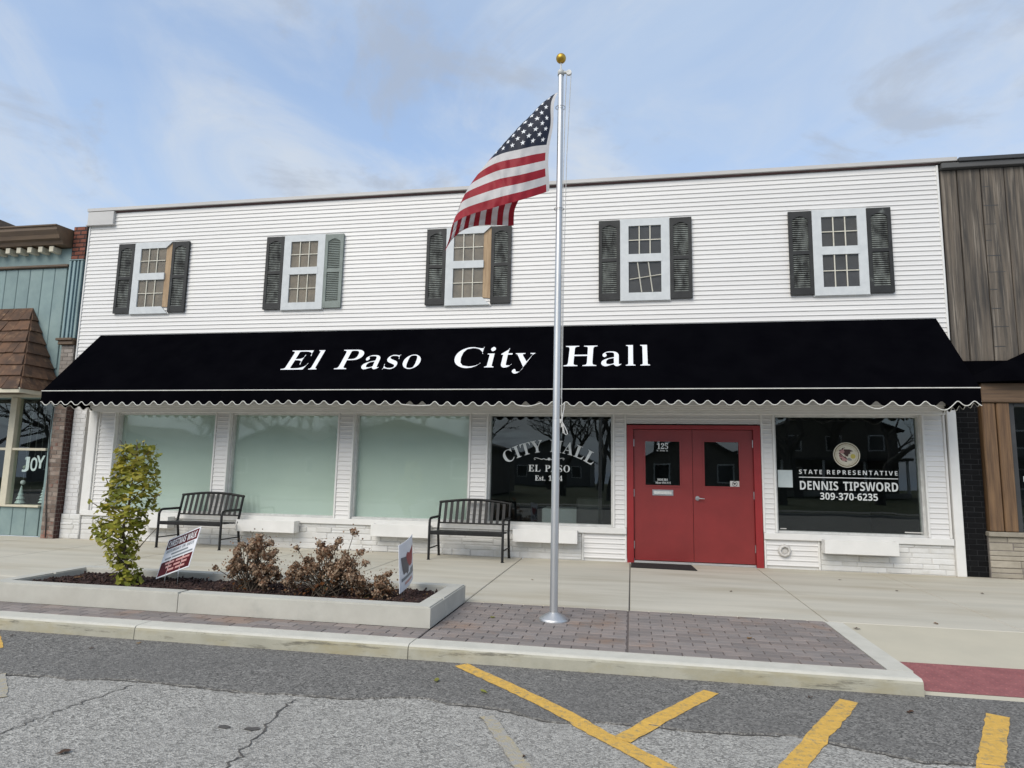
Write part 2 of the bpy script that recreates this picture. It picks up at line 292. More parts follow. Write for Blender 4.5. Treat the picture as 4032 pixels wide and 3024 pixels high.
# ------------------------------------------------------------------ object helpers
WM = {}                                                     # world matrix of every object we made
def link(o, parent=None, mw=None):
    mw = mw or Matrix.Identity(4); COL.objects.link(o); WM[o.name] = mw.copy()
    if parent is not None:
        o.parent = parent; o.matrix_parent_inverse = WM[parent.name].inverted()
    o.matrix_basis = mw
    return o
def tag(o, label=None, cat=None, group=None, kind=None):
    if label: o['label'] = label
    if cat: o['category'] = cat
    if group: o['group'] = group
    if kind: o['kind'] = kind
    return o
def thing(name, loc, label, cat, group=None):
    o = bpy.data.objects.new(name, None); o.empty_display_size = .2
    link(o, None, Matrix.Translation(loc)); return tag(o, label, cat, group)
class MB:
    def __init__(s): s.v = []; s.f = []; s.m = []; s.sm = []
    def add(s, vs, fs, mi=0, smooth=False):
        n = len(s.v); s.v += [tuple(p) for p in vs]
        for f in fs: s.f.append([i + n for i in f]); s.m.append(mi); s.sm.append(smooth)
        return s
    def box(s, x0, x1, y0, y1, z0, z1, mi=0):
        return s.add([(x0, y0, z0), (x1, y0, z0), (x1, y1, z0), (x0, y1, z0), (x0, y0, z1), (x1, y0, z1), (x1, y1, z1), (x0, y1, z1)],
                     [(0, 3, 2, 1), (4, 5, 6, 7), (0, 1, 5, 4), (1, 2, 6, 5), (2, 3, 7, 6), (3, 0, 4, 7)], mi)
    def tube(s, path, r, n=8, mi=0, closed=False, cap=True, smooth=True):
        P = [Vector(p) for p in path]; N = len(P); rr = r if isinstance(r, (list, tuple)) else [r] * N
        rings = []; prev = None
        for i in range(N):
            if closed: t = P[(i + 1) % N] - P[i - 1]
            else: t = P[min(i + 1, N - 1)] - P[max(i - 1, 0)]
            t.normalize()
            if prev is None:
                a = Vector((0, 0, 1)) if abs(t.z) < .9 else Vector((1, 0, 0))
                u = t.cross(a).normalized()
            else:
                u = (prev - t * prev.dot(t)).normalized()
            prev = u; w = t.cross(u)
            rings.append([P[i] + (u * math.cos(2 * math.pi * k / n) + w * math.sin(2 * math.pi * k / n)) * rr[i] for k in range(n)])
        vs = [p for q in rings for p in q]; fs = []
        for i in range(N if closed else N - 1):
            a, b_ = i * n, ((i + 1) % N) * n
            for k in range(n): fs.append((a + k, a + (k + 1) % n, b_ + (k + 1) % n, b_ + k))
        s.add(vs, fs, mi, smooth)
        if cap and not closed:
            s.add(rings[0], [tuple(range(n))[::-1]], mi); s.add(rings[-1], [tuple(range(n))], mi)
        return s
    def lathe(s, c, prof, n=20, mi=0, smooth=True):
        vs = []; fs = []
        for r, z in prof:
            for k in range(n): a = 2 * math.pi * k / n; vs.append((c[0] + r * math.cos(a), c[1] + r * math.sin(a), c[2] + z))
        for i in range(len(prof) - 1):
            for k in range(n): fs.append((i * n + k, i * n + (k + 1) % n, (i + 1) * n + (k + 1) % n, (i + 1) * n + k))
        return s.add(vs, fs, mi, smooth)
    def slab(s, poly, o, ex, ey, nrm, t, mi=0):
        """polygon in the (ex,ey) plane at o, thickened by t along nrm"""
        o, ex, ey, nrm = Vector(o), Vector(ex), Vector(ey), Vector(nrm); k = len(poly)
        A = [o + ex * p[0] + ey * p[1] for p in poly]; B = [a + nrm * t for a in A]
        fs = [tuple(range(k)), tuple(range(2 * k - 1, k - 1, -1))] + [(i, i + k, (i + 1) % k + k, (i + 1) % k) for i in range(k)]
        return s.add(A + B, fs, mi)
    def build(s, name, mats, parent=None, kind=None, centre=True):
        me = bpy.data.meshes.new(name)
        V = s.v; c = Vector((0, 0, 0))
        if centre and V:
            A = np.array(V); lo, hi = A.min(0), A.max(0); c = Vector(((lo[0] + hi[0]) / 2, (lo[1] + hi[1]) / 2, lo[2]))
            V = (A - np.array(c)).tolist()
        me.from_pydata(V, [], s.f)
        if isinstance(mats, str): mats = [mats]
        for q in mats: me.materials.append(MATS[q])
        me.polygons.foreach_set('material_index', s.m); me.polygons.foreach_set('use_smooth', s.sm)
        bm = bmesh.new(); bm.from_mesh(me); bmesh.ops.recalc_face_normals(bm, faces=bm.faces); bm.to_mesh(me); bm.free()
        me.update()
        o = bpy.data.objects.new(name, me); link(o, parent, Matrix.Translation(c))
        if kind: o['kind'] = kind
        return o
_pc = {}
def cb_mesh(w, d, h, b, mname):
    """chamfered box centred on its base, cached"""
    key = (round(w, 4), round(d, 4), round(h, 4), round(b, 4), mname)
    if key in _pc: return _pc[key]
    me = bpy.data.meshes.new('block'); bm = bmesh.new(); bmesh.ops.create_cube(bm, size=1)
    for v in bm.verts: v.co = Vector((v.co.x * w, v.co.y * d, (v.co.z + .5) * h))
    if b > 0: bmesh.ops.bevel(bm, geom=list(bm.edges), offset=min(b, w * .45, d * .45, h * .45), segments=1, affect='EDGES', profile=.5)
    bm.to_mesh(me); bm.free(); me.materials.append(MATS[mname]); _pc[key] = me; return me
def block(name, x0, x1, y0, y1, z0, z1, mname, parent=None, b=.004, kind=None):
    me = cb_mesh(abs(x1 - x0), abs(y1 - y0), abs(z1 - z0), b, mname)
    o = bpy.data.objects.new(name, me); link(o, parent, Matrix.Translation(((x0 + x1) / 2, (y0 + y1) / 2, min(z0, z1))))
    if kind: o['kind'] = kind
    return o

# ------------------------------------------------------------------ lettering (outlines of a bold roman and a bold sans)
GLYPHS={'s': {'.': '180|79 -8,60 1,50 22,48 36,54 63,60 71,79 80,100 80,119 71,126 63,132 36,126 10,119 1,100 -8', '0': '375|188 -7,150 -3,118 7,91 24,69 48,51 76,39 111,30 150,25 193,23 241,25 289,30 332,39 371,51 405,69 433,91 456,118 473,150 483,189 486,225 483,257 473,283 456,305 433,322 405,336 370,345 331,351 288,353 240,351 193,345 150,336 110,322 76,305 47,283 24,256 7,225 -3|188 37,210 43,227 61,237 91,247 181,247 300,237 390,227 419,211 437,189 443,166 437,150 419,139 390,132 349,128 300,128 181,132 131,139 91,150 61,166 43', '1': '375|65 0,65 36,131 37,146 45,153 64,154 416,108 365,81 348,57 347,40 359,33 369,29 381,28 396,91 420,179 482,254 482,255 66,261 47,267 41,276 37,343 36,343 0', '2': '375|24 0,24 69,170 223,200 266,218 307,225 349,225 395,220 413,212 427,202 437,189 443,174 445,153 442,137 432,126 416,118 393,112 329,88 331,68 336,50 344,37 357,29 374,26 396,28 411,43 441,55 454,92 474,116 481,143 485,174 486,220 483,258 473,288 456,310 434,323 407,328 375,324 344,313 314,277 262,154 138,87 74,257 75,269 79,288 95,300 120,305 141,345 141,341 0', '4': '375|121 0,121 36,167 39,179 44,188 52,193 65,195 125,9 125,9 166,199 480,293 480,293 169,363 169,363 125,293 125,295 65,300 52,309 44,320 39,357 36,357 0|56 169,195 169,199 416,146 319', '5': '375|133 -5,84 5,51 24,40 35,28 61,29 89,33 101,53 116,66 120,81 121,88 83,93 71,111 52,137 42,169 41,195 50,207 58,226 83,236 122,237 148,234 178,226 203,213 223,195 236,173 244,116 246,71 235,40 247,62 480,316 480,319 357,281 357,267 399,254 405,105 406,94 281,154 291,216 287,258 276,293 256,319 228,335 192,340 148,338 120,333 96,324 75,299 40,265 16,226 1,185 -6', '8': '375|183 -7,148 -5,118 1,91 11,69 24,51 39,38 57,28 78,22 99,20 122,23 150,32 173,47 193,67 211,119 242,74 276,57 296,45 316,38 339,37 385,50 423,62 441,79 456,99 469,125 478,156 484,191 486,235 483,271 471,299 453,318 429,330 401,334 369,332 344,324 322,310 305,292 289,244 260,280 240,309 220,330 199,344 177,352 153,355 127,350 88,335 55,310 29,276 9,234 -3|203 283,230 304,239 317,249 350,247 395,237 418,222 436,200 446,170 445,156 438,145 426,137 410,132 392,130 372,132 351,139 333,149 318,181 294|187 32,208 34,226 42,241 55,253 72,260 92,262 116,259 136,252 154,239 170,220 185,164 216,137 192,126 178,112 142,113 95,120 74,132 56,147 42,165 34', '9': '375|152 -7,106 -2,73 12,53 33,42 69,46 87,57 100,75 107,92 71,103 56,118 45,135 38,156 36,205 57,237 122,251 230,227 207,195 191,176 186,155 185,119 189,87 201,60 220,40 248,28 282,24 324,26 355,32 383,42 409,56 431,74 450,95 466,120 477,147 484,177 486,209 484,238 476,264 463,287 444,307 420,323 390,335 353,343 310,344 225,334 157,326 126,315 97,301 72,284 49,264 30,241 14,215 3,185 -4|184 233,199 234,224 245,243 265,251 278,248 330,242 372,231 403,217 424,201 437,181 441,164 438,149 429,137 413,128 391,123 362,121 328,128 275,149 244', 'A': '437|-9 0,-9 18,4 19,24 30,41 55,206 466,224 465,403 47,411 34,420 25,430 20,443 18,443 0,229 0,229 18,259 21,277 30,283 46,279 66,253 132,103 132,75 54,80 32,96 21,128 18,128 0|113 161,242 161,177 319', 'C': '468|257 -11,213 -7,174 3,137 20,105 43,78 71,56 104,39 142,29 184,26 228,30 273,39 314,56 351,79 384,106 412,139 435,176 452,216 462,259 465,292 463,388 435,402 439,413 449,419 465,437 465,437 308,420 308,403 347,381 380,356 407,328 427,298 439,265 443,198 419,157 347,144 226,159 114,203 46,278 24,305 26,331 33,358 45,383 61,407 81,428 106,447 89,395 33,332 0', 'E': '442|14 0,14 17,35 18,51 22,62 30,70 41,74 57,74 394,69 413,62 425,51 433,16 439,16 455,399 455,399 320,383 320,375 357,361 386,340 406,312 420,276 428,200 428,189 422,184 410,183 246,221 248,243 256,259 269,272 288,281 313,288 345,304 345,304 118,287 118,280 164,264 195,254 206,225 218,185 222,184 53,187 42,192 35,213 28,289 32,335 48,354 60,371 75,386 94,411 143,430 143,402 0', 'F': '404|15 0,15 17,36 20,52 26,62 34,69 45,75 84,75 375,69 412,61 423,50 430,14 439,14 455,394 455,394 320,377 320,365 367,355 385,343 400,328 412,310 420,261 430,194 428,186 421,182 408,182 247,217 250,239 257,256 270,269 289,278 314,284 347,302 347,302 118,285 118,279 154,269 181,257 200,239 213,217 221,182 224,183 66,188 43,193 34,200 28,222 20,257 17,257 0', 'H': '523|15 0,15 17,52 24,62 32,69 43,75 81,75 379,69 413,62 424,51 431,16 439,16 455,242 455,242 439,204 432,191 422,184 406,182 379,182 251,342 251,340 406,334 422,320 432,282 439,282 455,507 455,507 439,486 436,471 431,461 424,454 414,449 379,449 81,455 44,461 33,471 25,507 17,507 0,282 0,282 17,318 24,329 31,336 41,342 81,342 221,182 221,183 59,187 43,194 32,205 24,242 17,242 0', 'I': '261|13 0,13 17,50 26,61 32,69 42,74 56,74 405,70 419,63 427,52 433,13 439,13 455,244 455,244 439,207 433,196 427,188 419,184 405,183 64,187 44,198 31,216 23,246 17,246 0', 'K': '510|16 0,16 17,53 24,63 32,70 43,74 59,74 398,70 413,63 424,52 432,17 439,17 455,242 455,242 439,205 432,191 422,183 394,183 234,321 373,345 406,349 418,342 430,323 436,291 439,291 455,486 455,486 439,436 430,392 404,345 361,271 285,471 37,496 21,519 17,519 0,281 0,281 17,322 21,332 29,334 34,326 53,199 214,183 198,184 59,188 43,195 32,205 24,242 17,242 0', 'L': '426|15 0,15 17,52 24,62 32,69 43,75 81,75 379,69 414,62 425,51 432,16 439,16 455,250 455,250 439,208 434,199 430,188 416,182 379,183 56,188 40,200 31,234 28,264 29,291 33,315 40,335 49,354 63,370 80,384 100,409 154,427 154,402 0', 'M': '634|14 0,14 17,50 24,61 32,69 43,74 58,75 396,71 416,61 428,43 435,15 439,15 455,185 455,317 142,449 455,617 455,617 439,598 436,573 423,566 412,561 397,562 54,569 34,582 23,617 17,617 0,396 0,396 17,433 25,446 36,453 54,455 83,455 399,288 0,270 0,105 389,105 80,107 57,112 41,120 30,131 23,169 17,169 0', 'O': '525|261 -11,228 -9,198 -3,169 7,142 21,117 38,94 58,58 106,35 163,29 195,29 260,35 292,58 349,75 374,95 397,117 417,170 448,200 458,232 464,265 466,298 464,328 458,357 448,384 435,409 418,431 399,451 376,467 351,481 323,490 293,496 261,498 228,496 195,490 163,481 134,467 106,450 81,430 58,408 38,383 21,355 7,325 -3,294 -9|265 12,328 36,367 108,379 228,376 293,365 346,348 389,324 419,294 437,260 443,196 419,158 347,145 228,149 163,159 109,177 67,201 37,230 18', 'P': '418|15 0,15 17,52 24,62 32,69 43,75 81,75 379,69 413,62 424,51 431,16 439,16 455,265 454,306 448,336 440,357 429,375 415,390 398,400 378,407 356,409 332,404 296,390 266,367 240,334 221,292 209,242 206,182 206,183 59,187 43,194 32,205 24,242 17,242 0|182 230,231 232,255 240,272 253,283 271,290 297,292 329,290 361,285 387,275 406,261 420,241 428,216 431,195 428,185 418,182 398', 'R': '473|15 0,15 17,52 24,62 32,69 43,75 81,75 379,69 413,62 424,51 431,16 439,16 455,217 455,278 452,329 442,367 426,395 403,412 372,417 334,406 285,372 248,315 224,452 26,468 18,478 17,480 0,338 0,201 212,182 212,183 59,187 43,194 32,205 24,242 17,242 0|182 234,235 236,261 245,280 258,293 278,301 304,304 336,295 389,268 421,224 431,197 427,190 422,185 414,182 385', 'S': '390|43 -11,43 158,62 158,75 113,91 77,111 50,136 30,164 19,197 15,220 17,241 24,257 36,269 51,276 69,279 89,273 117,255 140,225 160,127 210,99 231,77 253,62 276,53 302,50 332,52 358,57 381,67 403,80 421,96 437,136 459,199 466,300 445,310 447,317 454,320 466,339 466,339 319,322 319,315 343,293 385,265 417,231 438,194 445,173 443,155 437,140 426,128 413,122 398,121 364,127 349,137 336,168 314,279 260,317 233,342 204,355 171,359 133,357 106,350 80,339 58,323 38,304 21,281 8,254 -2,225 -8,158 -8,88 12,73 10,66 3,61 -11', 'T': '423|92 0,92 17,130 23,142 31,150 42,156 81,156 433,116 430,88 420,65 403,47 380,35 352,29 318,11 318,11 455,410 455,410 317,394 317,375 382,333 420,263 433,263 81,269 41,276 30,288 23,328 17,328 0', 'U': '492|248 -13,192 -8,147 6,114 29,91 61,78 103,73 155,72 398,68 413,61 424,50 431,15 439,15 455,240 455,240 439,202 432,189 422,181 394,181 140,183 104,191 74,203 51,221 35,245 25,275 22,340 37,379 83,392 159,391 398,387 413,379 423,368 431,328 439,328 455,474 455,474 439,442 429,433 421,427 411,422 378,422 181,418 118,403 69,380 32,346 7,302 -8', 'W': '611|171 -11,27 407,15 427,8 433,-15 439,-15 455,181 455,181 439,150 432,141 420,141 400,148 373,223 153,301 353,281 413,267 429,258 434,229 439,229 455,439 455,439 439,413 436,398 427,393 412,399 386,474 166,548 397,547 417,544 425,529 434,503 439,503 455,624 455,624 439,602 429,594 421,575 379,446 -11,428 -11,316 309,190 -11', 'Y': '426|101 0,101 17,138 24,148 32,155 43,161 81,161 179,35 406,24 421,-13 438,-13 455,207 455,207 438,175 435,161 428,157 423,159 401,248 226,342 382,349 408,343 424,326 435,298 438,295 455,439 455,439 438,418 431,400 416,383 392,268 203,269 59,273 43,280 32,291 24,328 17,328 0', 'a': '344|255 -10,226 -5,208 10,200 35,168 11,133 -4,95 -9,74 -6,55 0,40 11,29 26,22 43,20 63,25 91,39 115,63 136,98 155,143 173,199 190,197 258,193 272,187 282,177 290,148 296,123 293,109 286,104 274,122 239,121 220,117 210,110 202,90 192,64 192,45 203,38 212,34 223,35 252,40 266,62 290,95 308,115 314,162 318,205 315,239 307,263 292,280 271,290 244,293 210,295 40,304 34,320 42,329 28,306 7,281 -6|158 34,183 47,199 63,199 169,154 151,127 123,118 84,122 56,133 39', 'i': '198|101 362,75 368,65 376,52 399,50 412,52 426,65 449,75 457,87 462,114 462,137 449,150 426,149 399,145 387,126 368|18 0,18 16,39 21,49 32,52 43,52 267,47 285,32 292,20 293,21 310,148 310,149 43,154 26,168 18,180 16,180 0', 'l': '199|18 0,18 16,39 21,49 32,52 43,52 411,47 429,33 438,20 439,20 455,148 455,149 43,154 26,168 18,180 16,180 0', 'n': '381|18 0,18 16,30 17,45 26,52 43,52 266,46 284,31 293,19 294,19 310,148 310,148 267,175 296,207 313,243 318,292 306,321 271,330 212,331 43,337 26,352 17,363 16,363 0,202 0,202 16,223 21,232 34,235 56,234 234,229 258,215 270,203 271,183 267,164 255,148 235,148 43,154 26,168 17,180 16,180 0', 'o': '336|169 -10,140 -8,114 -1,90 11,69 27,52 47,38 70,27 96,21 124,19 154,21 184,27 213,38 239,52 262,69 281,90 297,114 309,140 316,168 318,196 316,222 309,245 298,266 282,283 263,298 240,308 214,315 185,317 154,315 123,308 94,298 69,284 46,266 26,245 11,222 -1,197 -8|169 11,186 14,199 24,209 39,219 102,218 206,214 245,208 271,198 286,185 296,169 299,151 296,138 286,128 271,122 245,118 206,118 103,128 39,138 24,152 14', 'r': '287|18 0,18 16,39 21,49 32,52 43,52 267,46 285,32 292,20 293,21 310,146 310,146 252,158 272,187 301,203 311,233 318,250 317,264 312,275 304,288 281,288 254,278 234,260 224,237 223,222 231,202 255,189 260,179 258,162 241,155 228,149 192,150 42,153 32,159 25,180 18,197 16,197 0', 's': '288|151 -10,111 -3,73 9,64 7,56 1,51 -9,36 -9,36 105,53 105,61 79,72 57,87 39,103 26,121 17,156 16,179 27,186 35,191 46,192 58,188 76,176 92,156 105,85 142,54 169,39 202,37 220,40 247,49 270,65 291,86 306,111 316,157 318,213 305,220 306,226 311,230 319,244 319,244 222,228 222,220 244,209 262,196 277,182 288,166 294,136 295,125 292,116 286,106 269,106 249,115 232,146 212,212 178,229 165,250 136,255 117,257 95,254 65,244 39,228 18,206 2,181 -7', 't': '228|124 -9,99 -7,80 -1,66 10,56 26,50 46,48 71,48 279,20 279,20 300,105 389,129 424,144 424,144 310,208 310,208 279,144 279,145 69,149 51,160 41,168 40,183 44,195 56,206 75,222 66,198 24,165 -1', 'y': '300|36 -139,10 -125,-5 -100,-7 -84,-2 -62,13 -46,24 -41,46 -41,64 -49,73 -65,75 -94,86 -99,94 -96,104 -88,125 -55,140 -5,25 275,11 291,-3 293,-5 310,162 310,162 293,136 289,129 281,133 257,185 119,238 274,234 286,223 292,203 293,203 310,300 310,300 293,283 288,265 258,151 -53,129 -96,107 -122,95 -131,68 -139'}, 'n': {'-': '216|27 154,27 206,189 206,189 154', '0': '384|191 -7,139 1,96 22,64 59,42 108,29 168,24 240,26 289,31 333,40 373,53 407,71 435,93 457,121 474,153 484,191 487,244 480,286 458,318 422,341 373,355 312,359 240,357 191,352 147,343 107,330 74,312 45,290 23,263 6,230 -3|191 75,214 80,231 93,244 116,252 148,257 189,259 240,257 290,252 331,244 363,231 386,214 400,191 405,169 400,151 386,139 363,131 331,126 290,126 190,131 149,139 117,151 94,169 80', '1': '384|176 0,179 373,144 340,89 296,40 357,194 480,277 480,277 0', '2': '384|27 0,27 71,206 254,238 300,247 329,246 362,241 376,232 388,206 400,189 402,153 396,118 379,81 353,26 418,54 441,86 461,123 476,145 482,197 486,227 484,254 479,278 469,299 456,316 441,330 423,347 380,349 357,347 331,342 307,333 284,305 241,242 173,153 90,153 85,362 85,362 0', '3': '384|164 -7,114 -4,68 5,26 19,26 105,68 88,112 77,153 74,186 76,211 82,229 93,241 107,249 125,250 158,247 170,233 188,206 200,163 207,99 208,99 285,164 286,204 294,218 300,235 317,243 338,242 366,237 379,228 390,215 398,198 403,153 403,116 393,73 369,26 439,68 463,92 473,149 485,183 486,229 483,268 473,300 456,324 434,338 406,343 372,340 341,330 315,313 293,292 275,267 262,240 253,275 244,304 232,327 216,344 195,354 169,357 140,355 113,348 88,337 65,321 44,300 27,274 12,243 2,206 -5', '4': '384|216 0,216 99,11 99,11 170,222 480,315 480,315 178,373 178,373 99,315 99,315 0|101 178,216 178,220 363,189 311', '5': '384|162 -7,114 -4,70 5,33 19,33 107,71 91,137 77,186 78,209 84,227 94,241 109,249 128,251 152,241 192,208 216,142 224,83 214,42 235,60 480,320 480,320 394,149 394,140 300,201 306,230 304,256 299,301 277,319 260,333 240,344 217,351 191,353 161,348 112,332 71,305 38,268 13,220 -2', '6': '384|199 -7,167 -4,138 3,110 16,86 33,64 57,47 85,34 119,26 158,24 231,35 312,51 362,62 385,76 406,113 443,162 469,192 478,226 483,319 482,328 480,328 399,271 406,234 404,203 397,178 387,159 373,143 355,132 334,119 284,117 256,121 256,131 271,160 296,178 304,200 310,225 312,264 307,298 294,325 272,346 242,358 205,362 160,357 112,342 71,318 38,285 13,245 -2|215 77,231 84,245 95,256 111,262 132,264 158,262 180,257 198,248 214,235 225,219 231,199 234,172 229,149 217,128 188,124 167,132 124,147 99,169 81,182 76', '7': '384|75 0,255 394,18 394,18 480,362 480,362 416,181 0', '8': '384|192 -7,142 -3,101 9,67 28,43 53,28 85,24 122,26 153,35 179,50 201,91 237,116 251,95 265,61 299,48 320,41 344,38 371,41 395,48 416,60 435,76 450,95 463,117 473,166 484,192 486,244 480,268 473,290 463,324 435,336 416,343 395,345 370,342 343,334 319,321 299,282 266,259 253,308 222,335 196,354 163,360 124,358 99,351 76,339 55,323 37,303 22,280 9,253 0,224 -5|192 296,232 321,242 333,248 346,250 363,248 377,243 389,233 399,221 406,191 412,162 406,150 399,141 389,135 377,136 347,141 334,151 322|191 68,214 70,233 75,247 84,258 96,264 110,265 139,255 159,229 184,187 209,151 187,137 175,126 161,120 145,118 128,120 111,126 97,136 85,150 75,169 70', '9': '384|64 -4,55 -2,55 79,113 73,150 75,180 81,205 92,225 106,240 124,251 144,259 168,267 222,263 222,240 194,225 183,207 174,184 168,156 167,118 171,86 184,58 206,38 236,26 274,21 318,26 367,41 407,65 441,98 465,138 480,185 485,216 482,246 475,273 462,298 445,319 422,336 393,350 359,357 320,360 275,354 193,342 141,321 93,307 72,271 35,248 21,221 9,191 0,157 -5|185 244,212 249,243 270,255 290,259 311,256 340,245 368,227 390,215 398,187 404,168 401,152 395,138 383,128 367,122 346,121 298,127 280,136 265,148 253,165 247', ':': '180|79 279,60 289,54 297,48 324,54 351,60 359,79 368,100 368,119 359,126 351,132 324,126 297,110 283,100 279|79 -8,60 1,50 22,48 36,54 63,60 71,79 80,100 80,119 71,126 63,132 36,126 10,119 1,100 -8', 'A': '463|0 0,169 482,293 482,463 0,354 0,319 114,144 114,109 0|170 199,295 199,232 407,204 311', 'C': '428|255 -7,208 -3,168 7,133 24,103 47,80 76,62 110,49 149,41 192,39 239,42 286,51 328,65 367,85 402,111 431,141 455,177 472,218 483,264 486,312 482,382 462,404 453,371 370,317 392,282 401,264 402,228 397,198 382,175 358,157 325,147 285,144 238,147 191,156 152,172 120,195 97,226 83,264 78,303 81,386 103,386 18,324 -1', 'D': '497|60 0,60 480,211 480,259 477,302 468,342 453,376 432,404 406,427 374,444 336,455 293,458 244,450 170,427 109,389 61,337 27,273 7,196 0|162 84,206 84,287 101,336 154,353 242,349 290,337 329,318 359,291 380,257 392,216 396,162 396', 'E': '376|60 0,60 480,336 480,336 396,162 396,162 291,324 291,324 208,162 208,162 84,336 84,336 0', 'H': '514|60 0,60 480,162 480,162 291,352 291,352 480,453 480,453 0,352 0,352 207,162 207,162 0', 'I': '261|21 0,21 58,80 85,80 395,21 422,21 480,240 480,240 422,181 395,181 85,240 58,240 0', 'J': '222|-24 -139,-50 -134,-50 -49,-2 -56,20 -53,39 -43,52 -24,60 9,60 480,162 480,162 31,160 -8,153 -41,143 -69,128 -92,110 -110,89 -124,65 -133,39 -139', 'K': '446|60 0,60 480,162 480,162 260,202 316,332 480,445 480,277 267,446 0,330 0,205 202,162 171,162 0', 'L': '379|60 0,60 480,162 480,162 84,357 84,357 0', 'M': '633|60 0,60 480,199 480,312 113,435 480,573 480,573 0,478 0,483 375,357 0,263 0,148 376,151 223,151 0', 'N': '546|60 0,60 480,189 480,397 120,394 253,394 480,486 480,486 0,357 0,148 363,151 226,151 0', 'O': '535|267 -7,218 -3,176 7,139 24,108 48,83 76,63 111,50 150,42 193,39 241,42 289,50 332,63 371,83 405,108 433,139 456,176 473,219 484,268 487,317 484,360 473,396 456,427 433,452 405,471 370,485 331,493 288,496 240,493 193,485 150,471 110,452 76,427 47,396 24,360 7,317 -3|267 79,307 83,338 98,361 122,376 154,386 194,389 240,386 287,376 327,361 359,338 383,307 398,268 402,229 398,198 383,175 359,159 327,149 287,146 240,149 194,159 154,175 122,198 98,229 83', 'P': '422|60 0,60 480,214 480,270 475,315 462,349 440,373 410,387 373,392 330,390 303,384 276,374 252,360 229,340 209,316 193,286 180,249 173,162 171,162 0|162 254,222 256,245 261,264 271,278 285,286 303,289 326,280 365,253 388,208 396,162 396', 'R': '443|60 0,60 480,200 480,260 476,308 464,345 444,371 416,386 380,392 336,386 296,370 263,346 237,318 217,302 209,443 0,330 0,216 184,162 184,162 0|162 267,225 268,249 274,267 283,279 296,286 313,289 333,286 354,278 370,266 382,247 390,223 395,162 396', 'S': '370|167 -7,118 -4,73 6,31 22,31 117,126 83,175 77,197 79,215 84,228 92,237 102,242 114,244 128,241 145,232 160,198 183,101 233,66 265,48 293,41 310,36 350,41 390,56 423,80 450,113 470,152 482,199 486,270 478,341 453,308 373,232 398,195 402,163 396,151 388,137 367,138 337,146 324,158 313,271 253,305 227,329 196,337 178,342 157,343 133,338 93,323 59,297 31,262 10,219 -2', 'T': '389|144 0,144 395,13 395,13 480,375 480,375 395,245 395,245 0', 'U': '508|252 -7,193 -1,145 15,107 42,79 78,63 121,57 171,57 480,158 480,158 186,161 151,169 123,183 103,201 89,225 81,255 79,285 81,309 90,327 105,339 126,347 153,349 187,349 480,451 480,451 169,448 137,441 107,429 80,412 55,390 34,363 16,331 4,294 -4', 'V': '437|163 0,0 480,103 480,217 99,218 89,243 194,334 480,437 480,273 0', 'W': '649|122 0,0 480,100 480,185 92,207 211,277 480,373 480,465 92,488 218,549 480,649 480,527 0,412 0,324 364,302 251,238 0', 'Y': '419|159 0,159 183,0 480,110 480,210 282,310 480,419 480,260 187,260 0'}}
def _parse(e):
    p = e.split('|'); return int(p[0]), [[tuple(map(int, q.split())) for q in L.split(',')] for L in p[1:] if L]
GL = {k: {c: _parse(e) for c, e in d.items()} for k, d in GLYPHS.items()}
def text_width(s, font, sp=0):
    return sum(280 if ch == ' ' else GL[font][ch][0] + sp for ch in s) - sp
def text_curve_mesh(loops, off=0.):
    cu = bpy.data.curves.new('t', 'CURVE'); cu.dimensions = '2D'; cu.fill_mode = 'BOTH'; cu.offset = off
    for L in loops:
        sp = cu.splines.new('POLY'); sp.points.add(len(L) - 1); sp.use_cyclic_u = True
        for i, p in enumerate(L): sp.points[i].co = (p[0], p[1], 0, 1)
    ob = bpy.data.objects.new('t', cu); COL.objects.link(ob)
    dg = bpy.context.evaluated_depsgraph_get(); me = bpy.data.meshes.new_from_object(ob.evaluated_get(dg))
    bpy.data.objects.remove(ob); bpy.data.curves.remove(cu); return me
def thin_loops(loops, d):
    """narrow the upright strokes of a glyph by 2d, leaving its hairlines"""
    def area(L): return sum(L[i - 1][0] * L[i][1] - L[i][0] * L[i - 1][1] for i in range(len(L))) / 2
    def inside(p, L):
        r = False
        for i in range(len(L)):
            a, b_ = L[i - 1], L[i]
            if (a[1] > p[1]) != (b_[1] > p[1]) and p[0] < (b_[0] - a[0]) * (p[1] - a[1]) / (b_[1] - a[1]) + a[0]: r = not r
        return r
    out = []
    for k, L in enumerate(loops):
        hole = sum(inside(L[0], M) for j, M in enumerate(loops) if j != k) % 2 == 1
        if (area(L) > 0) == hole: L = L[::-1]
        N = []
        for i in range(len(L)):
            def nx(a, b_): l = math.hypot(b_[0] - a[0], b_[1] - a[1]) or 1; return (b_[1] - a[1]) / l
            q = nx(L[i - 1], L[i]) + nx(L[i], L[(i + 1) % len(L)]); N.append((L[i][0] - max(-1, min(1, q)) * d * 1000, L[i][1]))
        out.append(N)
    return out
def lettering(items, mname, parent, name='lettering', off=0.):
    """items: (string, font, letter spacing in em/1000, mapping (x em, y em) -> Vector)"""
    vs, fs = [], []; out = []
    def flush():
        if vs:
            mb = MB(); mb.add(list(vs), list(fs)); out.append(mb.build(name, mname, parent)); vs.clear(); fs.clear()
    for s, font, sp, fn in items:
        x = 0; flush()
        for ch in s:
            if ch == ' ': x += 280; flush(); continue
            adv, loops = GL[font][ch]
            if off: loops = thin_loops(loops, off)
            me = text_curve_mesh([[((p[0] + x) / 1000, p[1] / 1000) for p in L] for L in loops])
            n = len(vs); vs += [fn(v.co.x, v.co.y) for v in me.vertices]
            fs += [[i + n for i in p.vertices] for p in me.polygons]
            bpy.data.meshes.remove(me); x += adv + sp
    flush(); return out
CAPH = .455
